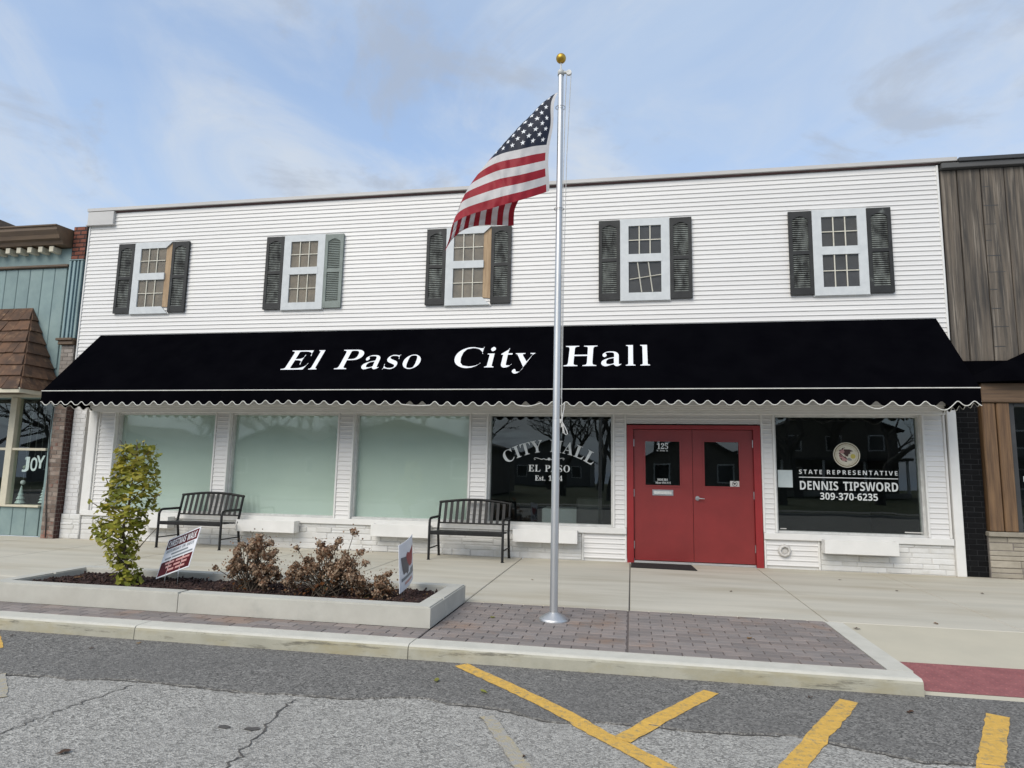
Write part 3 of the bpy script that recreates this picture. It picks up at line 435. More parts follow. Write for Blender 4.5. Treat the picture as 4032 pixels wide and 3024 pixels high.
def fit(s, font, x0, x1, zb, caph, plane, sp=0):
    """text run fitted from x0 to x1, baseline zb, cap height caph, on plane(x, z)"""
    w = text_width(s, font, sp) / 1000
    return (s, font, sp, lambda x, y: plane(x0 + x / w * (x1 - x0), zb + y / CAPH * caph))

# ------------------------------------------------------------------ ground
ST = -0.12                                                  # street level; the pavement along the wall is z = 0
def sheet(name, poly, z, mname, parent=None):
    mb = MB(); mb.add([(p[0], p[1], z) for p in poly], [tuple(range(len(poly)))]); o = mb.build(name, mname, parent, centre=False); return o
street = tag(sheet('street', [(-60, -40), (60, -40), (60, -5.2), (-60, -5.2)], ST, 'asphalt_old'), kind='structure')
# newer asphalt along the gutter with a ragged edge, 4 mm proud
edge_pts = [(-9.5, -6.62), (-7, -6.7), (-5.6, -6.6), (-4.48, -6.65), (-3.91, -6.65), (-3.44, -6.55), (-2.84, -6.63), (-2.36, -6.59), (-1.87, -6.58), (-1.44, -6.46), (-.96, -6.52), (-.5, -6.66), (-.08, -6.6), (.32, -6.61), (.86, -6.52), (1.19, -6.68), (1.5, -6.79), (1.84, -6.76), (2.6, -6.8), (4, -6.7), (7, -6.75), (10, -6.7)]
low = []; jit = 0
for i in range(len(edge_pts) - 1):
    (x0, y0), (x1, y1) = edge_pts[i], edge_pts[i + 1]; n = max(2, int((x1 - x0) / .035))
    for k in range(n):
        t = k / n; jit = .75 * (jit if low else 0) + random.gauss(0, .009); low.append((x0 + (x1 - x0) * t, y0 + (y1 - y0) * t + jit))
mb = MB(); n = len(low)
mb.add([(x, y, ST + .010) for x, y in low] + [(x, -5.58, ST + .010) for x, y in low] + [(x, y - .008, ST - .002) for x, y in low],
       [(i, i + 1, n + i + 1, n + i) for i in range(n - 1)] + [(2 * n + i, 2 * n + i + 1, i + 1, i) for i in range(n - 1)])
gutter = tag(mb.build('gutter_asphalt', 'asphalt_new', centre=False), kind='structure')
def ypath(pts, w, name, mname, label_parent, z):
    """painted stripe along a polyline, following both asphalt levels"""
    mb = MB(); P = []
    for i in range(len(pts) - 1):
        a, b_ = Vector(pts[i]), Vector(pts[i + 1]); n = max(2, int((b_ - a).length / .05))
        P += [a.lerp(b_, k / n) for k in range(n)]
    P.append(Vector(pts[-1])); L = []; Q = []
    for i, p in enumerate(P):
        t = (P[min(i + 1, len(P) - 1)] - P[max(i - 1, 0)]).normalized(); nn = Vector((-t.y, t.x))
        j1, j2 = random.gauss(0, .003), random.gauss(0, .003)
        def ed(x): return np.interp(x, [q[0] for q in low], [q[1] for q in low])
        for s_, j in ((1, j1), (-1, j2)):
            q = p + nn * (w / 2 + j) * s_; zz = ST + .0135 if q.y > ed(q.x) - .012 else ST + z
            (L if s_ == 1 else Q).append((q.x, q.y, zz))
    k = len(P); mb.add(L + Q, [(i, i + 1, k + i + 1, k + i) for i in range(k - 1)])
    return mb.build(name, mname, label_parent, centre=False)
ypath([(-1.34, -5.68), (-.62, -6.36), (.14, -7.18), (.62, -7.75)], .115, 'painted_stripe', 'paint_yellow', street, .005)
ypath([(.50, -5.88), (-.02, -6.72), (-.10, -6.85)], .115, 'painted_stripe', 'paint_yellow', street, .0065)
ypath([(1.40, -5.85), (.70, -7.15), (.45, -7.62)], .118, 'painted_stripe', 'paint_yellow', street, .005)
ypath([(2.265, -5.92), (1.80, -6.80), (1.42, -7.5)], .122, 'painted_stripe', 'paint_yellow', street, .005)
ypath([(-5.66, -5.67), (-5.07, -6.16)], .11, 'painted_stripe', 'paint_yellow', street, .005)
ypath([(-4.45, -6.70), (-4.02, -7.08)], .10, 'painted_stripe', 'paint_faded', street, .005)
ypath([(-.92, -6.66), (-.72, -7.05), (-.42, -7.65)], .085, 'painted_stripe', 'paint_faded', street, .005)
def crack_and_step_shade(pts, w):
    mb = MB(); P = []
    for i in range(len(pts) - 1):
        a, b_ = Vector(pts[i]), Vector(pts[i + 1]); n = max(2, int((b_ - a).length / .03))
        P += [a.lerp(b_, k / n) + Vector((random.gauss(0, .012), random.gauss(0, .006))) for k in range(n)]
    L = []; Q = []
    for i, p in enumerate(P):
        t = (P[min(i + 1, len(P) - 1)] - P[max(i - 1, 0)]).normalized(); nn = Vector((-t.y, t.x)); ww = w * random.uniform(.3, 1)
        L.append((p.x + nn.x * ww, p.y + nn.y * ww, ST + .004)); Q.append((p.x - nn.x * ww, p.y - nn.y * ww, ST + .004))
    k = len(P); mb.add(L + Q, [(i, i + 1, k + i + 1, k + i) for i in range(k - 1)]); mb.build('crack_and_step_shade', 'joint_dark', street, centre=False)
crack_and_step_shade([(-2.2, -6.66), (-2.18, -6.9), (-2.10, -7.25), (-2.04, -7.6), (-1.95, -8.2)], .009)
for a, b_ in ((-5.2, -4.0), (-3.7, -2.5), (-2.3, -1.7), (-1.2, -.3), (-.1, .9), (1.0, 2.6)):  # thin dark strips paint the shadow along the newer asphalt's raised edge
    crack_and_step_shade([(x, float(np.interp(x, [q[0] for q in low], [q[1] for q in low])) - .012) for x in np.arange(a, b_, .16)], .009)
crack_and_step_shade([(-3.39, -6.65), (-3.46, -7.08), (-3.49, -7.54), (-3.5, -8.1)], .006)

# pavement slabs against the wall, one object each
pavement = tag(bpy.data.objects.new('pavement', None), kind='structure'); link(pavement)
YB, YF = .02, -3.79
xs = [-14.6, -12.77, -10.94, -9.11, -7.28, -5.45, -3.62, -1.79, -.065, 1.83, 3.55, 5.3, 7.1, 8.9]
for i in range(len(xs) - 1):
    block('slab', xs[i] + .006, xs[i + 1] - .006, YF + .003, YB, -.14, 0, 'concrete_slab', pavement, .007)
    if xs[i + 1] < -1.8:                                    # beside and left of the planter the slabs run on under it
        block('slab', xs[i] + .006, xs[i + 1] - .006, -5.06, YF - .003, -.14, -.002, 'concrete_slab', pavement, .006)
block('joint_bed', -14.6, 8.9, YF, YB, -.2, -.018, 'joint_dark', pavement, 0); block('joint_bed', -14.6, -1.8, -5.06, YF - .001, -.2, -.02, 'joint_dark', pavement, 0)
# ramp to the right of the kerb return
mb = MB()
mb.add([(1.965, -3.80, -.001), (3.55, -3.80, -.001), (5.2, -3.80, -.001), (5.2, -4.9, -.055), (1.965, -4.9, -.062), (1.965, -3.80, -.2), (5.2, -3.80, -.2), (5.2, -4.9, -.2), (1.965, -4.9, -.2)], [(0, 1, 2, 3, 4), (4, 3, 7, 8)])
mb.build('ramp', 'concrete_ramp', pavement, centre=False)
mb = MB()
mb.add([(2.0, -4.905, -.061), (5.2, -4.905, -.054), (5.2, -5.52, -.096), (2.0, -5.52, -.1)], [(0, 1, 2, 3)])
tact = mb.build('tactile_plate', 'tactile_red', pavement, centre=False)
mb = MB()                                                   # truncated domes, 60 mm grid
for i in range(int(3.1 / .06)):
    for j in range(10):
        x = 2.05 + i * .06; y = -4.94 - j * .06
        if x > 5.1: continue
        z = -.061 - (-4.905 - y) / .615 * .039
        mb.lathe((x, y, z), [(.0115, -.002), (.009, .004), (.0001, .0046)], 8)
mb.build('tactile_domes', 'tactile_red', pavement, kind='stuff')
mb = MB()
mb.add([(1.99, -4.9, -.064), (2.0, -5.525, -.1005), (5.2, -5.525, -.0965), (5.2, -5.62, ST + .004), (2.05, -5.62, ST + .004), (1.972, -5.60, ST + .006), (1.972, -4.9, -.062)],
       [(0, 6, 5, 4, 1), (1, 4, 3, 2)])
mb.build('ramp_lip', 'concrete_ramp', pavement, centre=False)
# kerb: rounded top arris, cut by joints every 2.5 m, and the kerb return beside the ramp
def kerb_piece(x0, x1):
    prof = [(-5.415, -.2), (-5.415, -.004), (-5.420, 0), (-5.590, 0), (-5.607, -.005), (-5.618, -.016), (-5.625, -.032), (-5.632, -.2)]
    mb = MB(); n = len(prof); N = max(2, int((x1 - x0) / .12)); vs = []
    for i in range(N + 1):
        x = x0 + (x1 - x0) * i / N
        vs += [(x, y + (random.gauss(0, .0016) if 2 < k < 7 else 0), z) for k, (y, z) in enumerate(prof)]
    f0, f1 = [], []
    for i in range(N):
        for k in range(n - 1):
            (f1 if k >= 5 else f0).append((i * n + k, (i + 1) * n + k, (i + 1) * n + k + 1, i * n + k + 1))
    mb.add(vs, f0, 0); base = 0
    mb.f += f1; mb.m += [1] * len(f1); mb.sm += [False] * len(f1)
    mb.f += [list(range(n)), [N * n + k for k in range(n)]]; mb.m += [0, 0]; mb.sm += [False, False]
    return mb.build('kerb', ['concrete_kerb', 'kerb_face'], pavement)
ks = [-14.6, -11.6, -9.0, -6.72, -4.255, -1.79, 1.955]
for i in range(len(ks) - 1): kerb_piece(ks[i] + .004, ks[i + 1] - .004)
mb = MB()
mb.add([(1.795, -3.80, 0), (1.958, -3.80, -.0005), (1.968, -5.411, 0), (1.795, -5.411, 0), (1.795, -3.80, -.2), (1.962, -3.80, -.2), (1.97, -5.411, -.2), (1.795, -5.411, -.2)],
       [(0, 1, 2, 3), (1, 5, 6, 2), (0, 3, 7, 4), (3, 2, 6, 7)])
mb.build('kerb_return', 'concrete_kerb', pavement)
# brick pavers, one object each; running bond
pv_mesh = {}
def pavers(name, x0, x1, y0, y1, skip=None, seam=None):
    g = tag(bpy.data.objects.new(name, None), kind='structure'); link(g, None, Matrix.Translation(((x0 + x1) / 2, (y0 + y1) / 2, 0)))
    block('paver_bed', x0, x1, y0, y1, -.16, -.006, 'paver_joint', g, 0)
    rows = max(1, round((y1 - y0) / .105)); h = (y1 - y0) / rows; L = .215
    for r in range(rows):
        x = x0 - (L / 2 if r % 2 else 0) - .03
        while x < x1 - .004:
            a, b_ = max(x, x0), min(x + L, x1); segs = [(a, b_)]
            if seam and a < seam < b_: segs = [(a, seam - .004), (seam + .004, b_)]
            for a, b_ in segs:
                if b_ - a > .02:
                    dz = random.choice((0, 0, .001, -.001)); block('paver', a + .0035, b_ - .0035, y0 + r * h + .0035, y0 + (r + 1) * h - .0035, -.1, .001 + dz, 'paver', g, .004)
            x += L
    return g
pavers('brick_paving', -1.775, 1.79, -5.411, -3.797, seam=-.075)
pavers('brick_strip', -8.2, -1.785, -5.411, -5.075)

# ------------------------------------------------------------------ city hall
hall = thing('town_hall', (-2.9, 2, 0), 'long two-storey hall clad in white horizontal siding with red double doors', 'building')
XL, XR = -10.6, 4.735
mb = MB()                                                   # wall core, with openings for the storefront windows and doors
mb.box(XL + .02, XR - .02, .02, 8, 2.62, 6.32)
mb.box(XL + .02, XR - .02, 3.2, 8, 0, 2.62)
mb.build('wall', 'trim_white', hall)
def siding_mesh(w, h=.0762, lip=.0165):
    me = bpy.data.meshes.new('siding_board'); a = w / 2
    prof = [(.012, h + .01), (-.002, h + .01), (-.003, h - .004), (-.0105, h * .30), (-lip, h * .12), (-lip, .0), (-lip + .005, -.003), (.012, -.001)]
    n = len(prof); vs = [(-a, y, z) for y, z in prof] + [(a, y, z) for y, z in prof]
    fs = [(k, n + k, n + (k + 1) % n, (k + 1) % n) for k in range(n)] + [tuple(range(n))[::-1], tuple(range(n, 2 * n))]
    me.from_pydata(vs, [], fs); bm = bmesh.new(); bm.from_mesh(me); bmesh.ops.recalc_face_normals(bm, faces=bm.faces); bm.to_mesh(me); bm.free()
    me.materials.append(MATS['siding']); return me
def siding(x0, x1, z0, z1, y=0., h=.0762):
    me = siding_mesh(x1 - x0, h); z = z1 - h
    k = 0
    while z > z0 - h * .5:
        o = bpy.data.objects.new('siding_board', me); link(o, hall, Matrix.Translation(((x0 + x1) / 2, y, z))); z -= h; k += 1
siding(XL + .035, XR - .03, 2.63, 6.285)
for x in (XL, XR - .032): block('corner_strip', x, x + .03, -.024, .03, 2.62, 6.30, 'trim_white', hall)
# coping, its red edge and the boxed corner
mb = MB(); mb.box(XL - .03, 4.99, -.075, .35, 6.335, 6.395); mb.build('coping', 'coping', hall)
mb = MB(); mb.box(XL + .4, 4.74, -.030, .30, 6.318, 6.334); mb.build('coping_edge', 'coping_red', hall)
c_ = block('corner_box', XL - .012, -10.03, -.07, .02, 6.06, 6.325, 'coping', hall, .006)
block('corner_box_ledge', XL - .03, -10.01, -.085, .0, 6.04, 6.062, 'coping', hall, .004)
# storefront: posts, header, sill
GY = .13
posts = [(-9.935, -9.57), (-7.505, -7.205), (-5.115, -4.805), (-2.735, -2.41), (-.335, -.115), (1.952, 2.160), (4.265, 4.585)]
for x0, x1 in posts:
    siding(x0 + .034, x1 - .034, .545, 2.345, .004)
    block('post_core', x0 + .006, x1 - .006, .017, .25, .535, 2.35, 'trim_white', hall, 0)
    for a in (x0, x1 - .032): block('post_trim', a, a + .032, -.022, .15, .535, 2.35, 'trim_white', hall)
siding(-.33, 2.158, 2.18, 2.35, .004)
block('header', -10.15, 4.62, -.035, .25, 2.351, 2.415, 'trim_white', hall, .006)
block('header', -10.15, 4.63, -.075, .25, 2.417, 2.475, 'trim_white', hall, .006)
block('header', -10.15, 4.64, -.12, .25, 2.477, 2.60, 'trim_white', hall, .006)
for x0, x1 in ((-10.1, -.118), (1.955, 4.59)): block('sill', x0, x1, -.055, .2, .435, .532, 'trim_white', hall, .006)
# corner boards
block('corner_post', -10.125, -9.94, -.05, .25, .46, 2.35, 'trim_white', hall, .006)
block('corner_post', -10.225, -10.13, .10, .25, 0, 2.42, 'mortar_white', hall, .004)
block('corner_post', 4.60, 4.725, -.06, .25, 0, 2.42, 'trim_white', hall, .006)
# windows
def gp(x, z):                                              # facade-plane reading -> plate glass
    k = (GY - .006 - CAM.y) / (0 - CAM.y); return Vector((CAM.x + (x - CAM.x) * k, GY - .006, CAM.z + (z - CAM.z) * k))
wins = [(-9.57, -7.505), (-7.205, -5.115), (-4.805, -2.735), (-2.41, -.335), (2.16, 4.265)]
store = []
for i, (x0, x1) in enumerate(wins):
    fr = MB(); a = .03
    fr.box(x0, x1, .05, .17, 2.318, 2.35); fr.box(x0, x1, .03, .17, .533, .565); fr.box(x0, x0 + a, .06, .17, .565, 2.318); fr.box(x1 - a, x1, .06, .17, .565, 2.318)
    w = fr.build('storefront_window', 'white_metal', hall)
    w['label'] = ['frosted window nearest the teal shop', 'frosted window between the two benches', 'frosted window left of the dark lettered one', 'dark window with arched lettering and a flourish', 'dark window with round seal and office lettering'][i]
    p = MB(); p.box(x0 + .01, x1 - .01, GY, GY + .008, .55, 2.33); p.build('pane', 'glass_frosted' if i < 3 else 'glass', w)
    if i < 3:
        block('frosted_film', x0 + .02, x1 - .02, GY + .03, GY + .035, .555, 2.33, 'film_aqua', w, 0)
    store.append(w)
# dark rooms behind the two clear windows and the doors
rm = MB()
for x0, x1 in ((-2.6, 4.5),):
    rm.add([(x0, .3, .02), (x1, .3, .02), (x1, 3.1, .02), (x0, 3.1, .02), (x0, .3, 2.5), (x1, .3, 2.5), (x1, 3.1, 2.5), (x0, 3.1, 2.5)],
           [(0, 1, 2, 3), (4, 7, 6, 5), (2, 6, 7, 3), (1, 5, 6, 2), (0, 3, 7, 4)])
rm.build('room', 'interior', hall)
block('table_cloth', -1.55, -.55, .5, 1.2, .35, .78, 'interior_cloth', hall, .02)
block('chair_back', -.95, -.5, .36, .42, .5, .98, 'bench_black', hall, .03)
# window lettering
LW = 'letter_window'
Rr, ax, az = 1.283, -1.383, 1.722 - 1.283
def arc(x, y):
    th = (x - arcw / 2) * arck / Rr; rr = Rr + y / CAPH * .198
    return gp(ax + rr * math.sin(th), az + rr * math.cos(th))
arcw = text_width('CITY HALL', 's', 30) / 1000; arck = 1.49 / arcw
lettering([('CITY HALL', 's', 30, arc), fit('EL PASO', 's', -1.719, -1.023, 1.396, .108, gp, 30), fit('Est. 1854', 's', -1.606, -1.149, 1.25, .082, gp, 5)], LW, store[3])
mb = MB()                                                   # scroll flourish under the arch
for s_ in (-1, 1):
    pts = [(s_ * .02, .0), (s_ * .05, -.012), (s_ * .09, .008), (s_ * .12, -.008), (s_ * .16, .004), (s_ * .20, .016), (s_ * .235, .018), (s_ * .25, .004), (s_ * .24, -.012), (s_ * .225, -.004)]
    mb.tube([gp(-1.374 + p[0], 1.603 + p[1]) for p in pts], [.012, .006, .008, .007, .006, .005, .005, .005, .005, .004], 5)
mb.slab([(.02 * math.cos(q * math.pi / 4) * (1.3 if q % 2 else .8), .025 * math.sin(q * math.pi / 4) * (1.3 if q % 2 else .8)) for q in range(8)], gp(-1.374, 1.603), (1, 0, 0), (0, 0, 1), (0, 1, 0), .001)
mb.build('flourish', LW, store[3])
lettering([fit('STATE REPRESENTATIVE', 'n', 2.497, 3.904, 1.437, .062, gp, 130), fit('DENNIS TIPSWORD', 'n', 2.495, 3.904, 1.198, .125, gp), fit('309-370-6235', 'n', 2.787, 3.612, 1.055, .098, gp)], LW, store[4])
mb = MB(); A, B = gp(2.497, 1.381), gp(3.902, 1.393); mb.box(A.x, B.x, A.y - .0005, A.y + .0005, A.z, B.z); mb.build('rule', LW, store[4])
block('paper_notice', gp(2.19, 0).x, gp(2.404, 0).x, GY - .009, GY - .007, 1.225, 1.492, 'paper', store[4], 0)
block('sticker', gp(2.2, 0).x, gp(2.29, 0).x, GY - .009, GY - .007, .585, .60, 'sticker', store[4], 0)
block('sticker', gp(3.95, 0).x, gp(4.2, 0).x, GY - .009, GY - .007, .585, .603, 'sticker', store[4], 0)
# round seal
em = MB(); ec = gp(3.197, 1.735); lay = [0]
def disc(r, mi, r0=0, cx=0, cz=0, sq=1.0):
    lay[0] += 1; y = ec.y - .0008 * lay[0]; n = 40
    if r0: em.add([(ec.x + cx + q * math.cos(2 * math.pi * k / n), y, ec.z + cz + q * math.sin(2 * math.pi * k / n)) for q in (r, r0) for k in range(n)], [(k, (k + 1) % n, n + (k + 1) % n, n + k) for k in range(n)], mi)
    else: em.add([(ec.x + cx + r * math.cos(2 * math.pi * k / n), y, ec.z + cz + r * sq * math.sin(2 * math.pi * k / n)) for k in range(n)], [tuple(range(n))], mi)
def shape(pts, mi):                                         # points read on the seal picture (px), centre (1005,845), 640 px = 0.194 m
    lay[0] += 1; y = ec.y - .0008 * lay[0]; k = .194 / 635
    em.add([(ec.x + (p[0] - 1005) * k, y, ec.z - (p[1] - 845) * k) for p in pts], [tuple(range(len(pts)))], mi)
disc(.194, 0); disc(.180, 1, .168); disc(.168, 2); disc(.136, 0)
shape([(870, 560), (1140, 565), (1330, 650), (1170, 685), (1180, 780), (1110, 790), (1060, 930), (960, 900), (840, 760), (900, 700)], 3)
shape([(770, 590), (790, 500), (930, 465), (930, 500), (850, 530), (830, 590)], 3)
shape([(620, 660), (680, 585), (800, 575), (810, 620), (690, 640)], 3)
shape([(690, 640), (860, 560), (910, 700), (830, 760), (960, 960), (1040, 1080), (940, 1150), (800, 1150), (660, 990), (640, 760)], 4)
shape([(625, 740), (700, 760), (830, 830), (1010, 1010), (980, 1050), (840, 950), (740, 850), (630, 780)], 3)
shape([(630, 880), (700, 870), (780, 910), (760, 940), (640, 905)], 3)
shape([(680, 1010), (760, 1010), (770, 1130), (700, 1060)], 3)
shape([(700, 745), (840, 800), (920, 920), (870, 930), (780, 830)], 0)
shape([(880, 1180), (920, 1130), (1000, 1140), (1000, 1190)], 3)
disc(.036, 5, 0, .088, -.020)
shape([(1020, 1010), (1120, 990), (1230, 1060), (1220, 1120), (1080, 1130), (1010, 1090)], 6)
em.build('seal', ['seal_cream', 'seal_olive', 'seal_tan', 'seal_brown', 'seal_pink', 'seal_yellow', 'seal_grey'], store[4])

# doors
fr = MB(); fr.box(-.112, -.008, -.03, .14, 0, 2.172); fr.box(1.838, 1.945, -.03, .14, 0, 2.172); fr.box(-.008, 1.838, -.03, .14, 2.108, 2.172)
fr.box(-.012, -.002, .03, .14, .0, 2.11); fr.box(1.832, 1.842, .03, .14, 0, 2.11); fr.build('door_frame', 'frame_red', hall)
block('threshold', -.005, 1.835, -.02, .15, .001, .035, 'aluminium', hall, .006)
DY = .012
def leaf(x0, x1, gx0, gx1, right):
    d = MB(); gz0, gz1 = 1.214, 1.916; T = .045
    for (a, b_, c, e) in ((x0, gx0, .045, 2.10), (gx1, x1, .045, 2.10), (gx0, gx1, .045, gz0), (gx0, gx1, gz1, 2.10)): d.box(a, b_, DY, DY + T, c, e)
    o = d.build('door', 'door_red', hall); o['label'] = 'right red door leaf with lever handle and sticker' if right else 'left red door leaf with mail slot and house number'
    r = MB(); q = .022                                       # raised glazing bead
    for (a, b_, c, e) in ((gx0 - q, gx0 + .004, gz0 - q, gz1 + q), (gx1 - .004, gx1 + q, gz0 - q, gz1 + q), (gx0 + .004, gx1 - .004, gz0 - q, gz0 + .004), (gx0 + .004, gx1 - .004, gz1 - .004, gz1 + q)): r.box(a, b_, DY - .008, DY + .01, c, e)
    r.build('glazing_bead', 'door_red', o)
    g = MB(); g.box(gx0, gx1, DY + .014, DY + .02, gz0, gz1); g.build('pane', 'glass', o)
    hx = x1 + .004 if right else x0 - .004
    for z in (1.83, 1.03, .22):
        h = MB(); h.tube([(hx, DY - .012, z), (hx, DY - .012, z + .115)], .009, 8); h.build('hinge', 'steel', o)
    return o
dl = leaf(.004, .913, .178, .722, False); dr = leaf(.919, 1.828, 1.095, 1.625, True)
ms = MB(); ms.box(.289, .612, DY - .010, DY + .002, 1.056, 1.146); o = ms.build('mail_slot', 'steel', dl)
ms = MB(); ms.box(.312, .588, DY - .017, DY - .009, 1.078, 1.124); ms.build('mail_flap', 'white_metal', dl)
hd = MB(); hd.tube([(.981, DY, 1.026), (.981, DY - .022, 1.026)], .034, 20, smooth=False); hd.tube([(.981, DY - .02, 1.026), (.981, DY - .055, 1.026)], .014, 12)
hd.tube([(.975, DY - .055, 1.026), (1.03, DY - .058, 1.024), (1.085, DY - .052, 1.022)], [.012, .010, .009], 10); hd.build('lever_handle', 'steel', dr)
def dp(x, z): return Vector((x, DY + .012, z))
lettering([fit('125', 's', .364, .547, 1.792, .088, dp), fit('W. Front St.', 's', .360, .546, 1.755, .022, dp), fit('HOURS', 's', .369, .534, 1.288, .034, dp)], LW, dl)
lettering([fit('Mon', 's', .337, .425, 1.241, .032, dp), fit('Fri', 's', .445, .508, 1.241, .032, dp), fit('9', 's', .522, .540, 1.241, .032, dp), fit('5', 's', .556, .575, 1.241, .032, dp)], LW, dl)
mb = MB()
for x in (.436, .548): mb.box(x - .006, x + .006, DY + .0115, DY + .0125, 1.252, 1.257)
mb.build('lettering', LW, dl)
block('sticker', 1.483, 1.622, DY + .0095, DY + .0115, 1.217, 1.306, 'sticker', dr, 0)
mb = MB(); cx, cz = 1.553, 1.2615
mb.tube([(cx + .037 * math.cos(q * math.pi / 12), DY + .008, cz + .037 * math.sin(q * math.pi / 12)) for q in range(24)], .0035, 4, closed=True)
mb.tube([(cx - .026, DY + .008, cz + .026), (cx + .026, DY + .008, cz - .026)], .003, 4)
mb.slab([(-.024, .012), (.02, .016), (.022, .004), (.0, .0), (-.004, -.018), (-.016, -.018), (-.012, .0), (-.024, .002)], (cx, DY + .007, cz), (1, 0, 0), (0, 0, 1), (0, 1, 0), .001); mb.build('no_weapons_symbol', 'ink', dr)

# stone base with painted ledgestone, each stone an object
def stones(parent, x0, x1, z0, z1, y, mname, hmin=.055, hmax=.115, lmin=.16, lmax=.62, mort='mortar_white', dep=.05):
    block('mortar', x0, x1, y + .006, y + dep + .05, z0, z1, mort, parent, 0)
    z = z0 + .003
    while z < z1 - .02:
        h = min(random.uniform(hmin, hmax), z1 - z)
        if z1 - z - h < .035: h = z1 - z
        x = x0 + .002
        while x < x1 - .01:
            L = random.uniform(lmin, lmax)
            if x1 - x - L < .12: L = x1 - x
            split = h > .09 and random.random() < .3
            for (a, b_) in (((0, h * .48), (h * .48, h)) if split else ((0, h),)):
                dy = random.uniform(-.010, .006)
                block('stone', x + .004, x + L - .004, y + dy, y + dep, z + a + .0035, z + b_ - .0035, mname, parent, .008)
            x += L
        z += h
stones(hall, -10.1, -.83, .0, .434, -.012, 'stone_white')
stones(hall, 2.765, 4.598, .0, .434, -.012, 'stone_white')
for x0, x1 in ((-.825, -.116), (1.956, 2.76)):
    block('panel_core', x0, x1, .017, .1, 0, .434, 'trim_white', hall, 0); siding(x0 + .03, x1 - .03, .05, .43, .004)
    for a in (x0, x1 - .03): block('panel_trim', a, a + .028, -.022, .05, .002, .434, 'trim_white', hall)
# exhaust vent hood
v = MB(); v.lathe((0, 0, 0), [(.062, 0), (.095, .0), (.10, .02), (.085, .05), (.06, .055), (.058, .01)], 8); v.lathe((0, 0, 0), [(.0001, .02), (.055, .02), (.058, .01)], 16)
v.v = [(p[0] + 2.245, -.012 - p[2], p[1] + .272) for p in v.v]; v.build('vent_hood', 'vent_white', hall)
# painted brick pier at the left end, on its own stone foot
def bricks(parent, x0, x1, z0, z1, y, mname, h=.067, L=.205, j=.009, dep=.05, mort='mortar_grey', side=None, bev=.004):
    block('mortar', x0 + .003, x1 - .003, y + .006, y + dep + .06, z0, z1, mort, parent, 0)
    rows = int((z1 - z0) / (h + j)) or 1; hh = (z1 - z0) / rows
    for r in range(rows):
        x = x0 - (L / 2 if r % 2 else 0) - .04
        while x < x1 - .01:
            a, b_ = max(x, x0), min(x + L, x1)
            if b_ - a > .025:
                block('brick', a + j / 2, b_ - j / 2, y + random.uniform(-.003, .003), y + dep, z0 + r * hh + j / 2, z0 + (r + 1) * hh - j / 2, mname, parent, bev)
            x += L
bricks(hall, -10.515, -10.228, .45, 2.62, -.005, 'brick_white', mort='mortar_white', dep=.2)
stones(hall, -10.515, -10.102, 0, .45, -.04, 'stone_white', .07, .12, .15, .3, dep=.24)

# upper windows and their shutters
def shutter(x0, worn, green, name_lab):
    z0, z1, w = 4.253, 5.632, .352; y1 = -.022; fm = 'shutter_green' if green else 'shutter_black'
    s_ = MB(); a = .055; x1 = x0 + w; mid = z0 + .60 * (z1 - z0) - .03
    zs = (z0 + .115, z0 + .66, z0 + .72, z1 - .14)
    s_.box(x0, x0 + a, -.062, y1, z0, z1); s_.box(x1 - a, x1, -.062, y1, z0, z1)
    s_.box(x0 + a, x1 - a, -.060, y1, z0, zs[0]); s_.box(x0 + a, x1 - a, -.060, y1, zs[1], zs[2])
    n = 8; top = [(x0 + a, z1), (x1 - a, z1)] + [(x1 - a - (w - 2 * a) * k / n, zs[3] + .055 * math.sin(math.pi * k / n)) for k in range(n + 1)]
    s_.slab([(p[0], p[1]) for p in top], (0, -.060, 0), (1, 0, 0), (0, 0, 1), (0, 1, 0), .038)
    s_.box(x0 + .01, x1 - .01, y1, y1 + .010, z0 + .01, z1 - .01)
    o = s_.build('shutter', fm, hall)
    if name_lab: o['label'] = name_lab
    l = MB()
    for za, zb in ((zs[0], zs[1]), (zs[2], zs[3] + .05)):
        k = int((zb - za) / .033)
        for i in range(k):
            z = za + (zb - za) * i / k; xa = x0 + a
            l.add([(xa, -.050, z + .003), (x1 - a, -.050, z + .003), (x1 - a, -.030, z + .023), (xa, -.030, z + .023), (xa, -.050, z + .014), (x1 - a, -.050, z + .014), (x1 - a, -.030, z + .031), (xa, -.030, z + .031)],
                  [(0, 3, 2, 1), (4, 5, 6, 7), (0, 1, 5, 4), (2, 3, 7, 6)])
    l.build('louvres', 'shutter_green' if green else 'louvre_worn', o, kind='stuff')
